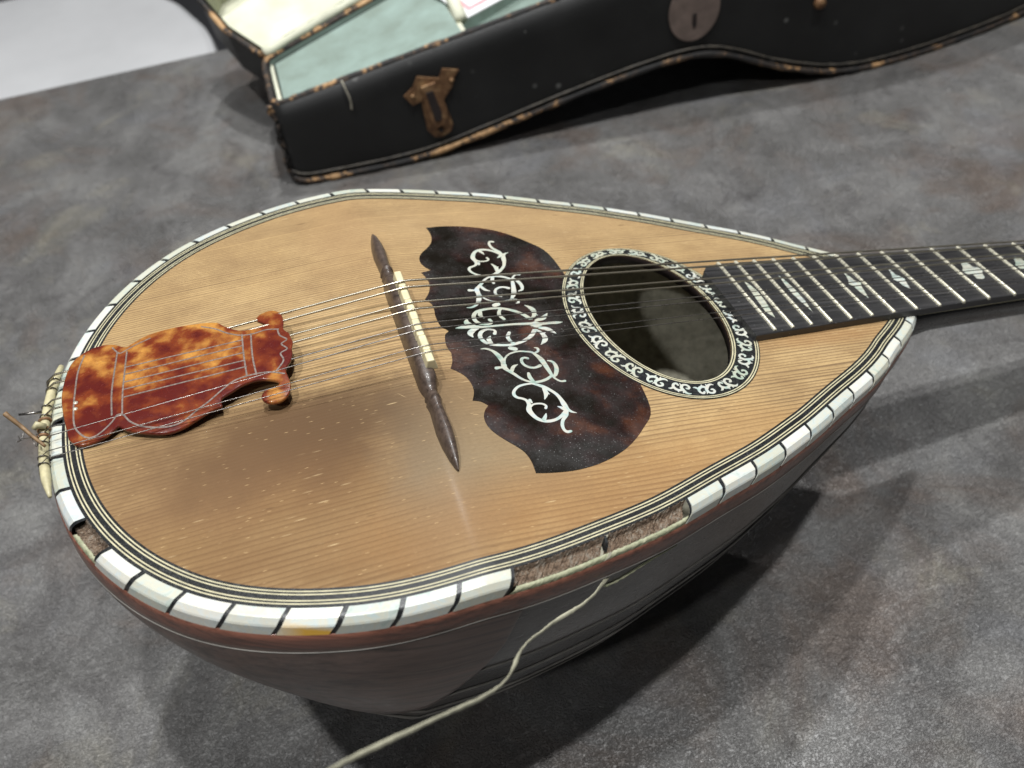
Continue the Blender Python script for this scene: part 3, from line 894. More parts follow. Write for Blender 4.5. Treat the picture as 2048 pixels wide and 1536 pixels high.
def binding_strip(side, s0, s1, prof, n, inset=0.0, slant=True):
    q = np.array(prof)
    tq = np.r_[0, np.cumsum(np.hypot(*np.diff(q, axis=0).T))]
    tq /= tq[-1]
    V = []
    for i in range(n):
        f = i / (n - 1)
        for (o, z), t in zip(q, tq):
            e = inset * (1 if i in (0, n - 1) else 0)
            s = s0 + (s1 - s0) * f + (sl(t) if slant else 0)
            x, y = rim(side, min(max(s, 0.0), ARC[-1]), o - e)
            V.append((x, y, float(zs(x)) + z - e * 0.8))
    return V, grid_faces(n, len(q), flip=(side > 0))


for side in (1, -1):
    for k in range(27):
        if (side, k) in MISSING:
            continue
        a, b = J0 + JP * k, J0 + JP * (k + 1)
        g = 0.58 + 0.22 * random.random()
        g2 = 0.58 + 0.22 * random.random()
        aa, bb = a + g, b - g2
        ch = random.uniform(-0.06, 0.06)
        pr = [(o, z + ch) for o, z in PROF]
        n = len(PROF)
        V1, F1 = binding_strip(side, aa, bb, pr, 9)
        # flat ends, set down into the black joint
        V0, _ = binding_strip(side, aa, aa + 0.01, [(o - 0.5, z - 0.6) for o, z in pr], 2)
        Ve, _ = binding_strip(side, bb - 0.01, bb, [(o - 0.5, z - 0.6) for o, z in pr], 2)
        Fe = grid_faces(2, n, flip=(side > 0))
        V, F = join((V1, F1), (V0[:n] + V1[:n], Fe), (V1[-n:] + Ve[-n:], Fe))
        B("pearl_block", V, F, MAT['pearl_stained'] if (side, k) == (-1, 18) else MAT['pearl'], mand, smooth=False)
    # the first, shorter block beside the neck
    V, F = binding_strip(side, 3.0, J0 - 0.5, PROF, 7)
    B("pearl_block", V, F, MAT['pearl'], mand)

BASE = [(5.0, 0.055), (6.2, -0.02), (7.2, -0.18), (8.0, -0.65), (8.6, -1.4), (8.88, -2.6), (8.9, -5.2)]
runs = [(1, 0.0, ARC[-1]), (-1, 0.0, J0 + JP * 11 + 0.2), (-1, J0 + JP * 15 - 0.2, J0 + JP * 23 + 0.5), (-1, J0 + JP * 24 - 0.3, ARC[-1])]
for side, s0, s1 in runs:
    n = max(3, int((s1 - s0) / 1.5))
    V, F = binding_strip(side, s0, s1, BASE, n)
    B("binding_core", V, F, MAT['black'], mand)
# a surviving black divider standing between two empty beds
V = []
for ds in (-0.35, 0.35):
    for o_, z_, e_ in ((5.1, 0.03, -0.3), (6.9, -0.25, 0.3), (7.6, -1.0, 0.5), (7.9, -3.2, 0.8), (5.3, -2.6, 0.2)):
        x, y = rim(-1, J0 + JP * 13 + ds + e_, o_)
        V.append((x, y, float(zs(x)) + z_))
B("bed_divider", V, [(4, 3, 2, 1, 0), (5, 6, 7, 8, 9)] + [(i, (i + 1) % 5, (i + 1) % 5 + 5, i + 5) for i in range(5)], MAT['black'], mand, smooth=False)

# empty beds where blocks have fallen out
for s0, s1 in ((J0 + JP * 11 + 0.2, J0 + JP * 13 - 0.5), (J0 + JP * 13 + 0.5, J0 + JP * 15 - 0.2), (J0 + JP * 23 + 0.5, J0 + JP * 24 - 0.3)):
    bed = [(5.0, 0.05), (5.25, -0.6), (5.5, -1.9), (6.6, -2.6), (7.6, -2.9), (8.1, -3.3)]
    n = int((s1 - s0) / 0.45)
    V, F = binding_strip(-1, s0, s1, bed, n)
    V = [(x + random.gauss(0, .10), y + random.gauss(0, .10), z + random.gauss(0, .18)) for x, y, z in V]
    o = B("empty_bed", V, F, MAT['cavity'], mand, smooth=False)
    tag(o, "empty bed with old glue where edge blocks fell out")
    led = [(8.0, -3.4), (8.25, -3.25), (8.75, -3.5), (9.0, -3.95), (9.05, -5.2)]
    V, F = binding_strip(-1, s0, s1, led, n)
    V = [(x, y + random.gauss(0, .05), z + random.gauss(0, .07)) for x, y, z in V]
    B("glue_ledge", V, F, MAT['ledge'], mand)

# ---------------------------------------------------------------- bowl
D_BOWL, XD, ZH, XH, XT = 152.6, -21.0, 9.0, 178.0, -114.2
SIDE_H = 12.5


def rim_w(x):
    P = HO + 9.0 * HN
    o = np.argsort(P[:, 0])
    return np.interp(x, P[o, 0], P[o, 1])


def keel(x):
    x = np.asarray(x, float)
    u = np.clip((XD - x) / (XD - XT), 0, 1)
    a = 20 + (D_BOWL - 20) * np.clip(1 - u ** 1.04, 0, 1) ** (1 / 1.04)
    v = np.clip((x - XD) / (XH - XD), 0, 1)
    b = ZH + (D_BOWL - ZH) * (1 - v ** 2.5)
    return np.where(x < XD, a, b)


EXP = 1.043


def bowl_pt(x, ph, push=0.0):
    w = float(rim_w(x)) - 0.35 + push
    zt = float(zs(x)) - SIDE_H
    k = max(float(keel(x)) + push, -zt + 0.5 + push)
    c, s = math.cos(ph), math.sin(ph)
    y = -w * math.copysign(abs(c) ** EXP, c)
    return (x, y, zt - (k + zt) * abs(s) ** EXP)


# x stations, denser at the tail where the bowl turns round
XS = XT + (XH - XT) * (1 - np.cos(np.linspace(0.02, math.pi / 2 * 1.0, 90))) ** 1.0
XS = np.unique(np.r_[XS, np.linspace(0, XH, 30)])
bounds = [0.0, 0.23] + list(np.linspace(0.23, math.pi - 0.23, 25))[1:] + [math.pi]
for r in range(len(bounds) - 1):
    p0, p1 = bounds[r], bounds[r + 1]
    wide = r in (0, len(bounds) - 2)
    nv = 14 if wide else 8
    V = []
    for x in XS:
        for j in range(nv):
            f = j / (nv - 1)
            ph = p0 + (p1 - p0) * f
            taper = min(1.0, max(0.0, (x - XT) / 60), max(0.0, (XH + 25 - x) / 90))
            push = 0.0 if wide else -1.9 * math.sin(math.pi * f) * taper
            V.append(bowl_pt(x, ph, push))
    o = B("bowl_rib", V, grid_faces(len(XS), nv, flip=True), MAT['bowl'] if wide else MAT['rib'], mand)
for ph in bounds[1:-1]:
    path = [bowl_pt(x, ph, 0.10) for x in XS[4:]]
    B("rib_fillet", *tube(path, 0.38, 6), MAT['fillet'], mand)

# lining inside the bowl
V = []
xs_in = np.linspace(XT + 3, XH - 3, 50)
phs = np.linspace(0, math.pi, 60)
for x in xs_in:
    for ph in phs:
        V.append(bowl_pt(x, ph, -2.6))
B("bowl_lining", V, grid_faces(50, 60), MAT['lining'], mand)

# reddish side strip under the pearl edge
for side in (1, -1):
    prof = [(9.0, -4.75), (9.35, -4.95), (9.45, -7), (9.35, -10), (9.15, -SIDE_H + 0.3), (8.6, -SIDE_H - 0.1)]
    V, F = binding_strip(side, 0.0, ARC[-1], prof, 260, slant=False)
    B("side_strip", V, F, MAT['side'], mand)
    path = [(*rim(side, s, 9.0), 0) for s in np.linspace(2, ARC[-1], 200)]
    path = [(x, y, float(zs(x)) - SIDE_H - 0.1) for x, y, _ in path]
    B("side_line", *tube(path, 0.30, 5), MAT['fillet'], mand)

# brown clasp round the tail of the bowl, with a scalloped lower edge
def clasp(side):
    V = []
    nx, nv = 70, 16
    x1 = -2.0
    xsq = XT + (x1 - XT) * (1 - np.cos(np.linspace(0.03, math.pi / 2, nx)))
    for x in xsq:
        u = (x1 - x) / (x1 - XT)
        low = 0.62 * min(1.0, (u * 2.4) ** 0.55) if u > 0 else 0.0
        low += 0.05 * abs(math.sin(u * 9.0)) * min(1, u * 3) + 0.42 * max(0, u - 0.45)
        for j in range(nv):
            f = j / (nv - 1)
            push = 0.75 if j < nv - 1 else 0.05
            ph = max(0.002, low * f if j < nv - 1 else low * (nv - 2) / (nv - 1) + 0.004)
            V.append(bowl_pt(x, ph if side < 0 else math.pi - ph, push))
    return B("tail_clasp", V, grid_faces(nx, nv, flip=(side < 0)), MAT['clasp'], mand)


clasp(-1)
clasp(1)

# groove on the near flank from which the edge strip has sprung, and the loose strip itself
gpath = []
for x in np.linspace(23, 47, 24):
    q = bowl_pt(x, 0.015 + 0.03 * math.exp(-((x - 26) / 9.0) ** 2), 0.1)
    gpath.append(q)
B("open_groove", *tube(gpath, np.array([0.25 + 0.45 * abs(math.sin(i * 1.9)) * (1 - i / 23) for i in range(24)]), 6), MAT['ledge'], mand)
STRIP = [[24.5, -88.6, -14.0], [20.5, -91.9, -13.2], [16.3, -95.6, -10.9], [10.6, -99.4, -8.1], [2.9, -103.1, -5.5], [-2.8, -106.9, -2.2], [-8.2, -110.8, 1.3], [-11.9, -114.9, 5.3],
         [-16.0, -120.2, 7.9], [-20.1, -124.3, 11.6], [-25.7, -127.8, 15.4], [-32.6, -130.7, 19.1], [-40.0, -133.7, 22.5], [-48.5, -136.7, 25.4], [-55.6, -139.9, 28.8], [-60.5, -143.2, 33.0], [-66, -146, 37]]
sp = catmull(STRIP, 9)
sp = sp + np.array([[random.gauss(0, .03), random.gauss(0, .03), random.gauss(0, .05)] for _ in sp])
loose = B("loose_binding_strip", *tube(sp, np.array([0.56 + 0.06 * math.sin(i * 0.23) + random.uniform(-.05, .05) for i in range(len(sp))]), 9, flat=0.38, up=(0.3, 0.8, -0.5)), MAT['strip'], mand)
tag(loose, "pale edge strip sprung loose and curling away from the bowl")

# ---------------------------------------------------------------- pickguard
PG = DATA['pg']
arc = [tuple(float(v) for v in ell(0.55, a)) for a in np.linspace(math.radians(222), math.radians(147), 24)]
pg_out = []
for i, q in enumerate(PG):
    pg_out.append(q)
pg_arc1 = [q for q in PG[-6:]]
outline = PG[:-1] + arc + DATA['pg2'][1:]
cusps = {0, 9, 10, 16, 24, 32, 37, 39, 49}


def smooth_outline(P, cusp, k=4):
    """spline through the points, kept sharp at the cusps"""
    P = np.array(P, float)
    n = len(P)
    cs = sorted(cusp)
    out = []
    for a, b in zip(cs, cs[1:] + [cs[0] + n]):
        seg = [P[i % n] for i in range(a, b + 1)]
        out += list(catmull(seg, k)[:-1])
    return np.array(out)


pgo = smooth_outline(outline, cusps | {49 + 1 + 6, len(PG) - 1, len(PG) + 22})
one = lambda c: (lambda x, y: np.zeros_like(x) + c)
V, F = plate(pgo, one(0.14), one(-0.4), 3.0)
pick = B("pickguard", V, F, MAT['pickguard'], mand, smooth=False)
tag(pick, "dark tortoiseshell plate with scalloped edge let into the top")

# scroll inlay: near half traced, far half mirrored about the stem
ax = np.array(DATA['scroll_axis'])
ad = (ax[1] - ax[0]) / np.linalg.norm(ax[1] - ax[0])
an = np.array([-ad[1], ad[0]])


def mirror(S):
    o = []
    for x, y, r in S:
        d = (np.array([x, y]) - ax[0]) @ an
        q = np.array([x, y]) - 2 * d * an
        o.append([q[0], q[1], r])
    return o


NEAR = DATA['scroll_near']
groups = dict(leaf=NEAR[0:9], tendril=NEAR[9:18], bead=NEAR[18:19], ring=NEAR[19:])
for nm in ("leaf", "tendril", "bead", "ring"):
    strokes("scroll_" + nm, groups[nm], 0.20, MAT['pearl_inlay'], pick)
    strokes("scroll_" + nm, [mirror(S) for S in groups[nm]], 0.20, MAT['pearl_inlay'], pick)
strokes("scroll_stem", DATA['scroll_mid'], 0.42, MAT['pearl_inlay'], pick)

# ---------------------------------------------------------------- rosette
na = 160
AA = np.linspace(0, 2 * math.pi, na, endpoint=False)


def ring_el(name, t0, t1, z, mat, parent):
    V = []
    for t in (t0, t1):
        x, y = ell(t, AA)
        V += [(a, b, z) for a, b in zip(x, y)]
    return B(name, V, grid_faces(2, na, cv=True), mat, parent)


ros = ring_el("rosette", 0.0, 1.0, 0.30, MAT['black'], mand)
V = []
for z in (0.30, -0.2):
    x, y = ell(1.0, AA)
    V += [(a, b, z) for a, b in zip(x, y)]
B("rosette_rim", V, grid_faces(2, na, cv=True), MAT['black'], ros)
for t0, t1 in ((0.03, 0.075), (0.115, 0.16), (0.845, 0.885), (0.925, 0.965)):
    ring_el("rosette_line", t0, t1, 0.335, MAT['cream'], ros)
MOTIF = [
    [(3.3, 1.75, .16), (2.6, 2.05, .34), (1.7, 1.75, .46), (0.9, 0.9, .55), (0.25, -0.3, .50), (0.7, -1.45, .42), (1.8, -1.75, .40), (2.65, -1.05, .40), (2.4, -0.25, .42), (1.85, -0.2, .30)],
    [(0.7, 0.7, .45), (-0.3, 1.25, .50), (-1.4, 1.0, .52), (-2.2, 0.05, .48), (-2.1, -1.1, .42), (-1.3, -1.6, .40), (-0.75, -1.0, .36)],
    [(0.45, -0.6, .42), (-0.25, -1.9, .12)],
    [(-2.1, 0.3, .40), (-2.9, 1.1, .36), (-3.6, 1.2, .12)],
    [(-0.8, 1.3, .40), (-0.5, 2.15, .12)],
    [(1.1, 1.2, .40), (0.9, 2.2, .14)],
]
# equal spacing along the middle of the ring
tt = 0.50
AD = np.linspace(0, 2 * math.pi, 2000)
mx, my = ell(tt, AD)
ml = np.r_[0, np.cumsum(np.hypot(np.diff(mx), np.diff(my)))]
NM = 26
for k in range(NM):
    a = np.interp((k + 0.3) / NM * ml[-1], ml, AD)
    x0, y0 = (float(v) for v in ell(tt, a))
    x1, y1 = (float(v) for v in ell(tt, a + 0.01))
    tv = np.array([x1 - x0, y1 - y0])
    tv /= np.linalg.norm(tv)
    nvv = np.array([tv[1], -tv[0]])
    wd = np.hypot(*(np.array(ell(0.84, a)) - np.array(ell(0.16, a)))) / 5.6
    flipv = -1 if k % 2 else 1
    SS = []
    for S in MOTIF:
        SS.append([[x0 + u * tv[0] * 1.02 + v * flipv * nvv[0] * wd, y0 + u * tv[1] * 1.02 + v * flipv * nvv[1] * wd, r * 0.98] for u, v, r in S])
    strokes("rosette_inlay", SS, 0.36, MAT['pearl_inlay'], ros, step=0.008)

# ---------------------------------------------------------------- fingerboard, frets, neck
def fbw(x):
    return 20.0 - 0.03555 * (x - 120)


FX = lambda n: 330 / 2 ** (n / 12) - 12.13
FT = 3.0
NUT = 317.9
fb_out = [(103.4, -21.6), (200, -fbw(200)), (NUT, -fbw(NUT)), (NUT, fbw(NUT)), (200, fbw(200)), (112, fbw(112)), (106, 19.0), (103.4, 16.2)]
V, F = plate(fb_out, one(FT), one(0.0), 60)
fb = bevel(B("fingerboard", V, F, MAT['ebony'], mand, smooth=False), 0.35, 2)
for n in range(1, 18):
    x = FX(n)
    w = fbw(x) + 0.12
    V = []
    prof = [(-0.58, -0.6), (-0.58, 0.35), (-0.32, 0.70), (0.0, 0.80), (0.32, 0.70), (0.58, 0.35), (0.58, -0.6)]
    for y in (-w, -w + 0.45, w - 0.45, w):
        e = 0.25 if abs(y) == w else 0.0
        V += [(x + a, y, FT + max(b - e, -0.6)) for a, b in prof]
    F = grid_faces(4, 7) + [tuple(range(6, -1, -1)), tuple(range(21, 28))]
    B("fret", V, F, MAT['fret'], fb)
MK = {
    17: [[115.7, 7.9], [116.7, 5.8], [117.5, 1.8], [117.1, -5.0], [115.5, -13.8], [113.8, -10.3], [114.4, -3.8], [114.9, 1.4]],
    15: [[131.3, 9.4], [131.9, 6.7], [132.6, 1.4], [132.5, -6.6], [131.4, -12.8], [130.7, -7.8], [130.1, -1.7], [130.4, 3.3]],
    12: [[158.9, 7.5], [159.7, 4.7], [160.2, 1.7], [161.7, 0.3], [160.5, -1.6], [159.5, -5.4], [158.4, -9.1], [157.5, -5.1], [157.3, -1.1], [156.2, 0.3], [157.4, 2.1], [158.4, 4.8]],
    10: [[179.4, 6.9], [179.8, 5.1], [179.7, 3.0], [180.9, 1.6], [181.6, -0.2], [181.1, -1.4], [179.5, -6.2], [177.9, -3.7], [177.8, -1.3], [176.8, 0.1], [177.2, 1.7], [178.1, 3.2]],
    7: [[214.3, 5.9], [215.9, 6.3], [217.4, 5.4], [217.5, 3.0], [219.6, 2.2], [219.7, -0.2], [218.2, -1.7], [217.3, -4.1], [215.6, -5.1], [213.2, -4.4], [213.5, -1.9], [211.1, -1.1], [211.1, 1.5], [212.7, 3.0]],
}
MK[5] = [[x + (FX(4) + FX(5)) / 2 - 215.3, y] for x, y in MK[7]]
for n, Q in MK.items():
    Q = np.array(Q)[::-1]
    Q = smooth_outline(Q, {len(Q) - 1, len(Q) - 5} if n in (17, 15) else ({0, 1} if n in (7, 5) else {3, len(Q) // 2 + 3}), 3) if n in (7, 5) else Q
    V, F = plate(Q, one(FT + 0.05), one(FT - 0.4), 30)
    B("pearl_marker", V, F, MAT['pearl_inlay'], fb, smooth=False)
B("nut", *box_vf(NUT + 0.2, NUT + 4.2, -13, 13, -0.5, 5.0), MAT['bone'], mand, smooth=False)

# neck: rounded black shaft and heel
V = []
xs_n = np.r_[np.linspace(164, 190, 8), np.linspace(196, NUT + 5, 14)]
for x in xs_n:
    w = fbw(min(x, NUT)) - 0.7
    dpt = 17 + 16 * max(0.0, (192 - x) / 28) ** 1.4 if x < 192 else 17 - 0.02 * (x - 192)
    for j in range(17):
        a = math.pi * j / 16
        V.append((x, -w * math.copysign(abs(math.cos(a)) ** 0.8, math.cos(a)), -0.4 - dpt * math.sin(a) ** 0.8))
    V.append((x, 0, -0.2))
nn_ = 18
F = grid_faces(len(xs_n), nn_, cv=True, flip=True)
F += [tuple(range(nn_)), tuple(range(len(V) - 1, len(V) - nn_ - 1, -1))]
neck = B("neck", V, F, MAT['neck'], mand)
for s in (-1, 1):
    path = [(x, s * (fbw(x) - 0.35), -0.15) for x in np.linspace(176, NUT, 30)]
    B("neck_line", *tube(path, 0.28, 5), MAT['cream'], neck)
# head, tilted back, with its pegs (outside the frame, but it carries the neck)
ho = [(0, -13), (14, -16), (40, -24), (120, -27), (140, -16), (150, 0), (140, 16), (120, 27), (40, 24), (14, 16), (0, 13)]
V, F = plate(ho, one(0.0), one(-13.0), 30)
TB = math.radians(10)
V = [(NUT + 4.5 + x * math.cos(TB) + z * math.sin(TB), y, -1.0 - x * math.sin(TB) + z * math.cos(TB)) for x, y, z in V]
head = bevel(B("head", V, F, MAT['neck'], mand, smooth=False), 1.0)
for i in range(4):
    for s in (-1, 1):
        x = 35 + 25 * i
        p0 = (NUT + 4.5 + x * math.cos(TB), s * 20, -1 - x * math.sin(TB) - 7)
        B("tuning_peg", *tube([p0, (p0[0], s * 33, p0[2]), (p0[0], s * 34, p0[2]), (p0[0], s * 44, p0[2])], [2, 2, 5, 5], 8), MAT['bone'], head)

# ---------------------------------------------------------------- bridge
BX = -9.3
prof = [(-58.2, 0.25, 0.9), (-57, 0.9, 1.8), (-54, 1.9, 3.0), (-49, 2.9, 4.0), (-44, 3.3, 4.5), (-39, 3.0, 4.4), (-35, 2.7, 4.2), (-33.2, 3.0, 4.6), (-32.2, 3.3, 4.8), (-31.8, 2.5, 4.2),
        (-31, 2.6, 4.3), (-30.2, 3.2, 4.0), (-28.5, 2.6, 3.6), (-27.3, 3.2, 4.6), (-26, 3.9, 5.6), (-24.5, 4.2, 6.0), (-10, 4.3, 6.3), (0, 4.3, 6.4)]
full = prof + [(-y, a, b) for y, a, b in prof[-2::-1]]
V = []
for y, hw, h in full:
    hw = hw * (0.70 if abs(y) > 27 else 0.64)
    flat = 0.55 if abs(y) < 25 else 0.9
    for j in range(13):
        a = math.pi * j / 12
        V.append((BX - hw * math.copysign(abs(math.cos(a)) ** flat, math.cos(a)), y + 0.8, float(zs(BX)) + h * math.sin(a) ** flat - 0.02))
F = grid_faces(len(full), 13)
bridge = B("bridge", V, F, MAT['bridge'], mand)
seg = [(24.0, 15.6, 0.12), (15.55, 8.65, 0.0), (8.6, -1.55, 0.1), (-1.6, -9.55, -0.02), (-9.6, -16.35, 0.12), (-16.4, -21.6, 0.0)]
for y0, y1, dx in seg:
    V, F = box_vf(BX - 0.4 + dx, BX + 3.6 + dx, y1, y0, 5.0, 8.75)
    for i in (5, 7):
        V[i] = (V[i][0] - 1.5, V[i][1], V[i][2])
    for i in (4, 6):
        V[i] = (V[i][0] + 0.4, V[i][1], V[i][2] - 0.2)
    bevel(B("bone_saddle", V, F, MAT['bone'], bridge, smooth=False), 0.4, 2)

# ---------------------------------------------------------------- strings
YS = [17.3, 13.8, 5.8, 2.3, -4.8, -7.7, -15.1, -18.1]
YT = [19.0, 15.0, 7.5, 3.5, -4.0, -7.5, -13.4, -16.2]
RAD = [0.36, 0.36, 0.29, 0.29, 0.18, 0.18, 0.14, 0.14]
TZ = -15.3
for i, (ys_, yt, r) in enumerate(zip(YS, YT, RAD)):
    yn = ys_ * 0.655
    xt = -113.2
    path = [(NUT + 8, yn * 1.05, 2.5), (NUT + 1, yn, 5.2), (-6.5, ys_, 8.95 + r), (-8.6, ys_, 8.95 + r * 0.6),
            (-60, ys_ + (yt - ys_) * 0.5, 8.95 + (TZ - 8.95) * 51.4 / 104.6), (xt, yt, TZ), (xt - 2.4, yt, TZ - 2.4), (xt - 3.0, yt, TZ - 6)]
    Pp = []
    for a, b in zip(path, path[1:]):
        n = max(2, int(np.linalg.norm(np.subtract(b, a)) / 6))
        Pp += [tuple(np.array(a) + (np.array(b) - np.array(a)) * j / n) for j in range(n)]
    Pp.append(path[-1])
    B("string", *tube(Pp, r, 8), MAT['wound'] if i < 4 else MAT['steel'], mand)

# ---------------------------------------------------------------- tail rail, hooks and broken string ends
rail_s = []
for y in np.linspace(27, -27, 26):
    P = HO + 10.0 * HN
    x = np.interp(abs(y), P[::-1][:60, 1], P[::-1][:60, 0])
    rail_s.append((x, y - 1.0, float(zs(x)) - 0.6))
rr = np.r_[np.linspace(0.8, 1.3, 4), np.full(18, 1.35), np.linspace(1.3, 0.5, 4)]
rail = B("tail_rail", *tube(rail_s, rr, 10), MAT['bone_rail'], mand)
for i, yt in enumerate(YT):
    x = np.interp(yt, [q[1] for q in rail_s[::-1]], [q[0] for q in rail_s[::-1]])
    z = TZ - 3.0
    loop = [(x + 1.55 * math.cos(a), yt + 0.2 * a, float(zs(x)) - 0.6 + 1.55 * math.sin(a)) for a in np.linspace(-0.5, 6.6, 22)]
    B("string_loop", *tube(loop, 0.17, 6, up=(0, 1, 0)), MAT['steel'], rail)
for y in (-1.5, -4.5, 2.2):
    x = np.interp(y, [q[1] for q in rail_s[::-1]], [q[0] for q in rail_s[::-1]])
    z = float(zs(x)) - 0.6
    loop = [(x + 1.5 * math.cos(a), y, z + 1.5 * math.sin(a)) for a in np.linspace(0, 6.2, 18)]
    B("wire_wrap", *tube(loop, 0.5, 6, up=(0, 1, 0)), MAT['rust'], rail)
V, F = tube([(-114.6, -2.0, -16.5), (-116.6, -2.4, -15.2), (-117.4, -2.8, -16.2)], [0.8, 1.1, 0.8], 8)
B("rail_hook", V, F, MAT['bone_rail'], rail)
V, F = tube([(-115.5, 2.6, -15.0), (-121.5, 3.0, -15.4)], [0.42, 0.35], 6)
B("string_end", V, F, MAT['steel'], rail)
be = catmull([(-113.5, -12.4, -14.4), (-116.5, -9.6, -12.6), (-119.0, -6.6, -11.6), (-121.6, -4.6, -9.4), (-122.8, -3.4, -8.6)], 4)
tag(B("broken_string_end", *tube(be, np.linspace(0.45, 0.75, len(be)), 7), MAT['wire'], rail), "brown frayed string end sticking out past the tail")
for sgn, ph in ((1, 0.0), (-1, 0.8)):
    cw = [(-115 - 0.42 * t, -9.5 + 2.2 * sgn * math.sin(t * 0.55 + ph), -14.5 + 0.25 * t + 1.1 * math.cos(t * 0.8 + ph)) for t in np.linspace(0, 12, 30)]
    B("wire_curl", *tube(cw, 0.13, 5), MAT['steel'], rail)

# ---------------------------------------------------------------- tortoiseshell tail cover
co = DATA['cover']
co = smooth_outline(co, {0, 9, 18, 49, 56}, 3)
cyc = 1.5


def zcov(x, y):
    zl = 9 + (x + 8) * 0.2324
    return zl + 0.8 - 3.2 * np.clip((cyc - y) / 22.0, 0, 1.2) ** 2 - 0.5 * np.clip((y - cyc) / 24.0, 0, 1.2) ** 2


V, F = plate(co, zcov, lambda x, y: zcov(x, y) - 1.2, 1.5, edge=0.6, edge_drop=0.12)
cover = B("tail_cover", V, F, MAT['cover'], mand)
cover.data.set_sharp_from_angle(angle=math.radians(40))
bevel(cover, 0.3, 2)
tag(cover, "glossy red tortoiseshell lyre-shaped cover over the string ends")
for L in DATA['cov_lines']:
    L = catmull(np.array(L), 4)
    S = np.c_[L, np.full(len(L), 0.24)]
    V, F = stroke_vf(S[::1], lambda x, y: float(zcov(np.array(x), np.array(y))) + 0.05, 0.3, 1)
    B("engraved_line", V, F, MAT['engrave'], cover, smooth=False)
for dy in (-1.0, 1.6):
    x, y = -106.3, dy + 1.0
    V, F = tube([(x, y, float(zcov(np.array(x), np.array(y))) - 0.4), (x, y, float(zcov(np.array(x), np.array(y))) + 0.15)], 0.65, 8)
    B("cover_pin", V, F, MAT['fret'], cover)

# ------------------------------------------------------------------ instrument case
case = bpy.data.objects.new("instrument_case", None)
COL.objects.link(case)
CO = np.array([40.0, 345.0, 0.0])
case.location = tuple(CO * MM)
tag(case, "worn black mandolin case standing open behind the instrument", "case")


def K(name, V, F, mat, parent=None, smooth=False):
    return mesh_obj(name, (np.asarray(V, float) - CO) * MM, F, mat, parent or case, smooth)


def yfront(x):
    return 340 - 0.075 * (x + 50)


def z_rim(x):
    return min(70 + 0.18 * x, 132.0)


BZX = [-60, -45, -20, 20, 43, 91, 135, 186, 225, 245, 271, 290, 312, 335, 366, 480, 620, 660]
BZZ = [6, 2.0, 1.6, 1.6, 3.5, 14, 24, 34, 39.5, 39.5, 29, 19, 12, 5, 1.5, 1.5, 8, 20]


def z_bot(x):
    # smooth arch of the lower edge between the head end and the deep body end
    return float(np.interp(x, BZX, BZZ))


key = [(-56, 360), (-56, 350), (-53, 343.5), (-46, 340.2), (-20, 337.8), (40, 333.3), (100, 328.8), (160, 324.3), (220, 319.8), (280, 315.3), (330, 311.5),
       (366, 309.3), (407, 310.5), (446, 315), (517, 327), (580, 348), (625, 385), (645, 440), (635, 500), (590, 545), (520, 560), (420, 545), (300, 510), (160, 470),
       (40, 436), (-30, 417), (-48, 411), (-55, 402)]
CK = catmull(np.array(key, float), 8, closed=True)
tng = np.roll(CK, -1, 0) - np.roll(CK, 1, 0)
tng /= np.linalg.norm(tng, axis=1)[:, None]
CN = np.stack([tng[:, 1], -tng[:, 0]], 1)     # outward for this winding
n = len(CK)
ZB = np.array([z_bot(x) for x in CK[:, 0]])
for _ in range(6):
    ZB = 0.25 * np.roll(ZB, 1) + 0.5 * ZB + 0.25 * np.roll(ZB, -1)
ZR = np.array([z_rim(x) for x in CK[:, 0]])


def case_ring(off, t, dz=0.0):
    """ring at fraction t between lower edge and rim"""
    Q = CK + off * CN
    return [(x, y, zb + (zr - zb) * t + dz) for (x, y), zb, zr in zip(Q, ZB, ZR)]


rows = [case_ring(-0.4, 0.0), case_ring(0.0, 0.03), case_ring(0.7, 0.3), case_ring(0.7, 0.75), case_ring(0, 1.0), case_ring(-5.5, 1.0)]
V = sum(rows, [])
shell = K("case_wall", V, grid_faces(len(rows), n, cv=True), MAT['cloth'], None, True)


def cap(off, t, dz):
    """closing sheet across the outline: strips between front and back points of equal rank"""
    R_ = case_ring(off, t, dz)
    half = n // 2
    V, F = [], []
    st = int(np.argmin([q[0] for q in R_]))
    idx = [(st + i) % n for i in range(n)]
    f_ = [R_[idx[i]] for i in range(half + 1)]
    b_ = [R_[idx[-i % n]] for i in range(half + 1)]
    for a, b in zip(f_, b_):
        V += [a, b]
    F = [(2 * i, 2 * i + 2, 2 * i + 3, 2 * i + 1) for i in range(half)]
    return V, F


K("case_bottom", *cap(-0.4, 0.0, 0.0), MAT['cloth'], None, True)
rows = [case_ring(-5.6, 1.0, -0.1), case_ring(-5.7, 0.12, 4.0)]
K("case_lining", sum(rows, []), grid_faces(2, n, cv=True), MAT['mint'], None, True)
K("case_floor_lining", *cap(-5.0, 0.12, 4.0), MAT['mint'], None, True)


def wob_tube(P, r, amp, seg=7):
    P = np.array(P, float)
    rr = r * (1 + amp * np.array([math.sin(i * 1.7) * 0.5 + random.uniform(-1, 1) * 0.5 for i in range(len(P))]))
    return tube(P, rr, seg)


P = case_ring(0.4, 0.0, 1.0)
K("edge_trim", *wob_tube(P + P[:1], 2.4, 0.25), MAT['edge'], None, True)
P = case_ring(-2.2, 1.0, 0.4)
K("edge_trim", *wob_tube(P + P[:1], 2.0, 0.22), MAT['edge'], None, True)
zz = np.linspace(3, 60, 18)
K("edge_trim", *wob_tube([(-56.2 + 1.2 * math.sin(z * 0.3), 345 + 0.6 * math.sin(z), z) for z in zz], 1.9, 0.35), MAT['edge'], None, True)
hem = case_ring(1.1, 0.0, 6.5)
K("hem", *wob_tube(hem + hem[:1], 0.9, 0.3, 5), MAT['stitch'], None, True)


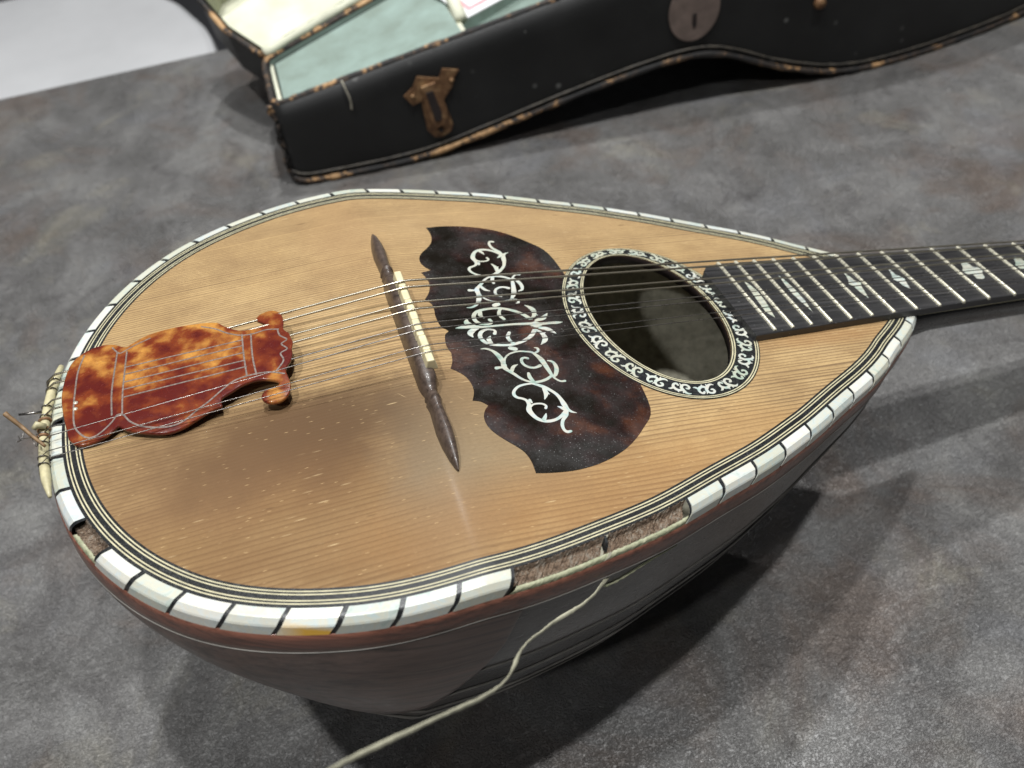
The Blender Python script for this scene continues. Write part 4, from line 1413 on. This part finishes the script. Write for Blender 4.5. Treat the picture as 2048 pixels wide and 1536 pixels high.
def on_wall(x, z, out=0.0):
    return (x - 0.075 * out, yfront(x) - 0.9 - out, z)


def wall_plate(name, pts, t, mat, parent=None, base=0.0):
    """flat plate on the front wall; pts are (x, z)"""
    n_ = len(pts)
    V = [on_wall(u, z, base) for u, z in pts] + [on_wall(u, z, base + t) for u, z in pts]
    F = [tuple(range(n_ - 1, -1, -1)), tuple(range(n_, 2 * n_))] + [(i, (i + 1) % n_, (i + 1) % n_ + n_, i + n_) for i in range(n_)]
    return bevel(K(name, V, F, mat, parent), 0.5)


latch = wall_plate("latch", [(29, 52), (34, 44), (40, 46), (41, 24), (45, 18), (50, 17), (57, 20), (59, 25), (55, 44), (62, 52), (64, 58), (68, 63), (57, 66), (54, 60), (46, 62), (40, 64), (36, 57)], 1.4, MAT['rust'])
wall_plate("latch_hasp", [(41, 57), (51, 59), (56, 40), (55, 28), (46, 26), (43, 34)], 2.6, MAT['rust'], latch, 1.4)
wall_plate("latch_slot", [(43.5, 53), (48.5, 54), (52, 38), (51.5, 32), (47, 31)], 0.6, MAT['hole'], latch, 4.0)
for u, z in ((50, 23), (35, 51), (62, 57)):
    K("rivet", *tube([on_wall(u, z, 1.3), on_wall(u, z, 3.0)], [2.0, 1.4], 8), MAT['hole'] if z == 23 else MAT['rust'], latch, True)
lock = wall_plate("lock_plate", [(229.5 + 18 * math.cos(a), 72 + 21 * math.sin(a)) for a in np.linspace(0, 2 * math.pi, 32, endpoint=False)], 1.3, MAT['lock'], None, 0.0)
wall_plate("keyhole", [(228.0, 70), (231.0, 70.5), (231.5, 62), (229.5, 60), (228.2, 63)], 0.4, MAT['hole'], lock, 1.4)
K("rivet", *tube([on_wall(321, 60, -1), on_wall(321, 60, 3)], [4.6, 3.4], 12), MAT['rust'], None, True)

# compartment lid inside the head end
cl = [(-47, 347), (76, 338), (76, 439), (-20, 412), (-46, 404)]
m = len(cl)
V = [(x, y, z_rim(x) - 3.5) for x, y in cl] + [(x, y, z_rim(x) - 6.5) for x, y in cl]
K("compartment_lid", V, [tuple(range(m)), tuple(range(2 * m - 1, m - 1, -1))] + [(i, i + m, (i + 1) % m + m, (i + 1) % m) for i in range(m)], MAT['mint'])
V, F = box_vf(-52.5, -48, 346, 405, 10, 58)
K("end_lining", V, F, MAT['ivory'])
V, F = box_vf(77, 80, 338, 439, 12, 78)
K("compartment_wall", V, F, MAT['ivory'])

# open lid, leaning far back from the hinge edge
hin0 = np.array([-53.0, 411.0, 62.0])
hd = np.array([0.94, 0.29, 0.175])
hd /= np.linalg.norm(hd)
perp = np.cross((0, 0, 1.0), hd)
perp /= np.linalg.norm(perp)
TILT = math.radians(17)
upv = perp * math.cos(TILT) + np.array([0, 0, 1.0]) * math.sin(TILT)
inn = np.cross(hd, upv)
inn = inn if inn[2] < 0 else -inn


def lid_pt(u, v, w):
    return tuple(hin0 + hd * u + upv * v + inn * w)


lo = [(0, 2), (-10, 38), (-12, 78), (0, 92), (120, 100), (260, 110), (330, 125), (420, 150), (560, 150), (640, 90), (640, 2)]
nl = len(lo)
c_ = np.mean(lo, axis=0)
li = [tuple(c_ + (np.array(q) - c_) * np.array([0.985, 0.93])) for q in lo]
wallF = [(i, (i + 1) % nl, (i + 1) % nl + nl, i + nl) for i in range(nl)]
K("lid_wall", [lid_pt(u, v, 0) for u, v in lo] + [lid_pt(u, v, 36) for u, v in lo], wallF, MAT['cloth'])
K("lid_panel", [lid_pt(u, v, 36) for u, v in lo], [tuple(range(nl))], MAT['cloth'])
K("lid_lining", [lid_pt(u, v, 26) for u, v in li], [tuple(range(nl))], MAT['ivory'])
K("lid_side_lining", [lid_pt(u, v, 1) for u, v in li] + [lid_pt(u, v, 26) for u, v in li], wallF, MAT['olive'])
P = [lid_pt(u, v, 0) for u, v in lo]
Pd = []
for a, b in zip(P, P[1:] + P[:1]):
    k_ = max(2, int(np.linalg.norm(np.subtract(b, a)) / 8))
    Pd += [tuple(np.array(a) + (np.array(b) - np.array(a)) * j / k_) for j in range(k_)]
K("edge_trim", *wob_tube(Pd + Pd[:1], 2.2, 0.25), MAT['edge'], None, True)
hp = [tuple(hin0 + hd * u + np.array([0, -1.0, 2.0])) for u in np.linspace(2, 330, 50)]
K("hinge_cloth", *wob_tube(hp, 3.4, 0.15, 8), MAT['ivory'], None, True)
th = catmull([(-8, yfront(-8) - 1.0, 70.5), (-7, yfront(-7) - 2.6, 66), (-5.5, yfront(-5) - 2.4, 57), (-6, yfront(-6) - 1.6, 50)], 5)
K("loose_thread", *tube(th, 0.6, 5), MAT['thread'], None, True)

# printed card and a small roll kept in the case
def tilt_card(P, x0=84.0, y0=362.0, z0=79.0):
    a = 0.30
    return [(x0 + x * math.cos(a) - y * math.sin(a), y0 + x * math.sin(a) + y * math.cos(a), z0 + z + 0.12 * x + 0.10 * y) for x, y, z in P]


V, F = box_vf(0, 62, 0, 46, 0, 0.8)
card = W("printed_card", tilt_card(V), F, MAT['card'])
tag(card, "white card with a pink printed border lying in the open case", "card")
for q in (box_vf(6, 58, 6, 9, 0.9, 1.0), box_vf(6, 9, 9, 42, 0.9, 1.0)):
    W("printed_border", tilt_card(q[0]), q[1], MAT['pink'], card)
for i in range(3):
    W("printed_line", *(lambda q: (tilt_card(q[0]), q[1]))(box_vf(16, 50 - 6 * i, 14 + 7 * i, 16 + 7 * i, 0.9, 1.0)), MAT['pink'], card)
roll = tube([(80.5, 362, 80), (81.5, 382, 82.5), (82, 404, 84)], 4.6, 12)
rl = W("paper_roll", *roll, MAT['ivory'], None, True)
tag(rl, "small ivory roll beside the printed card in the case", "roll")
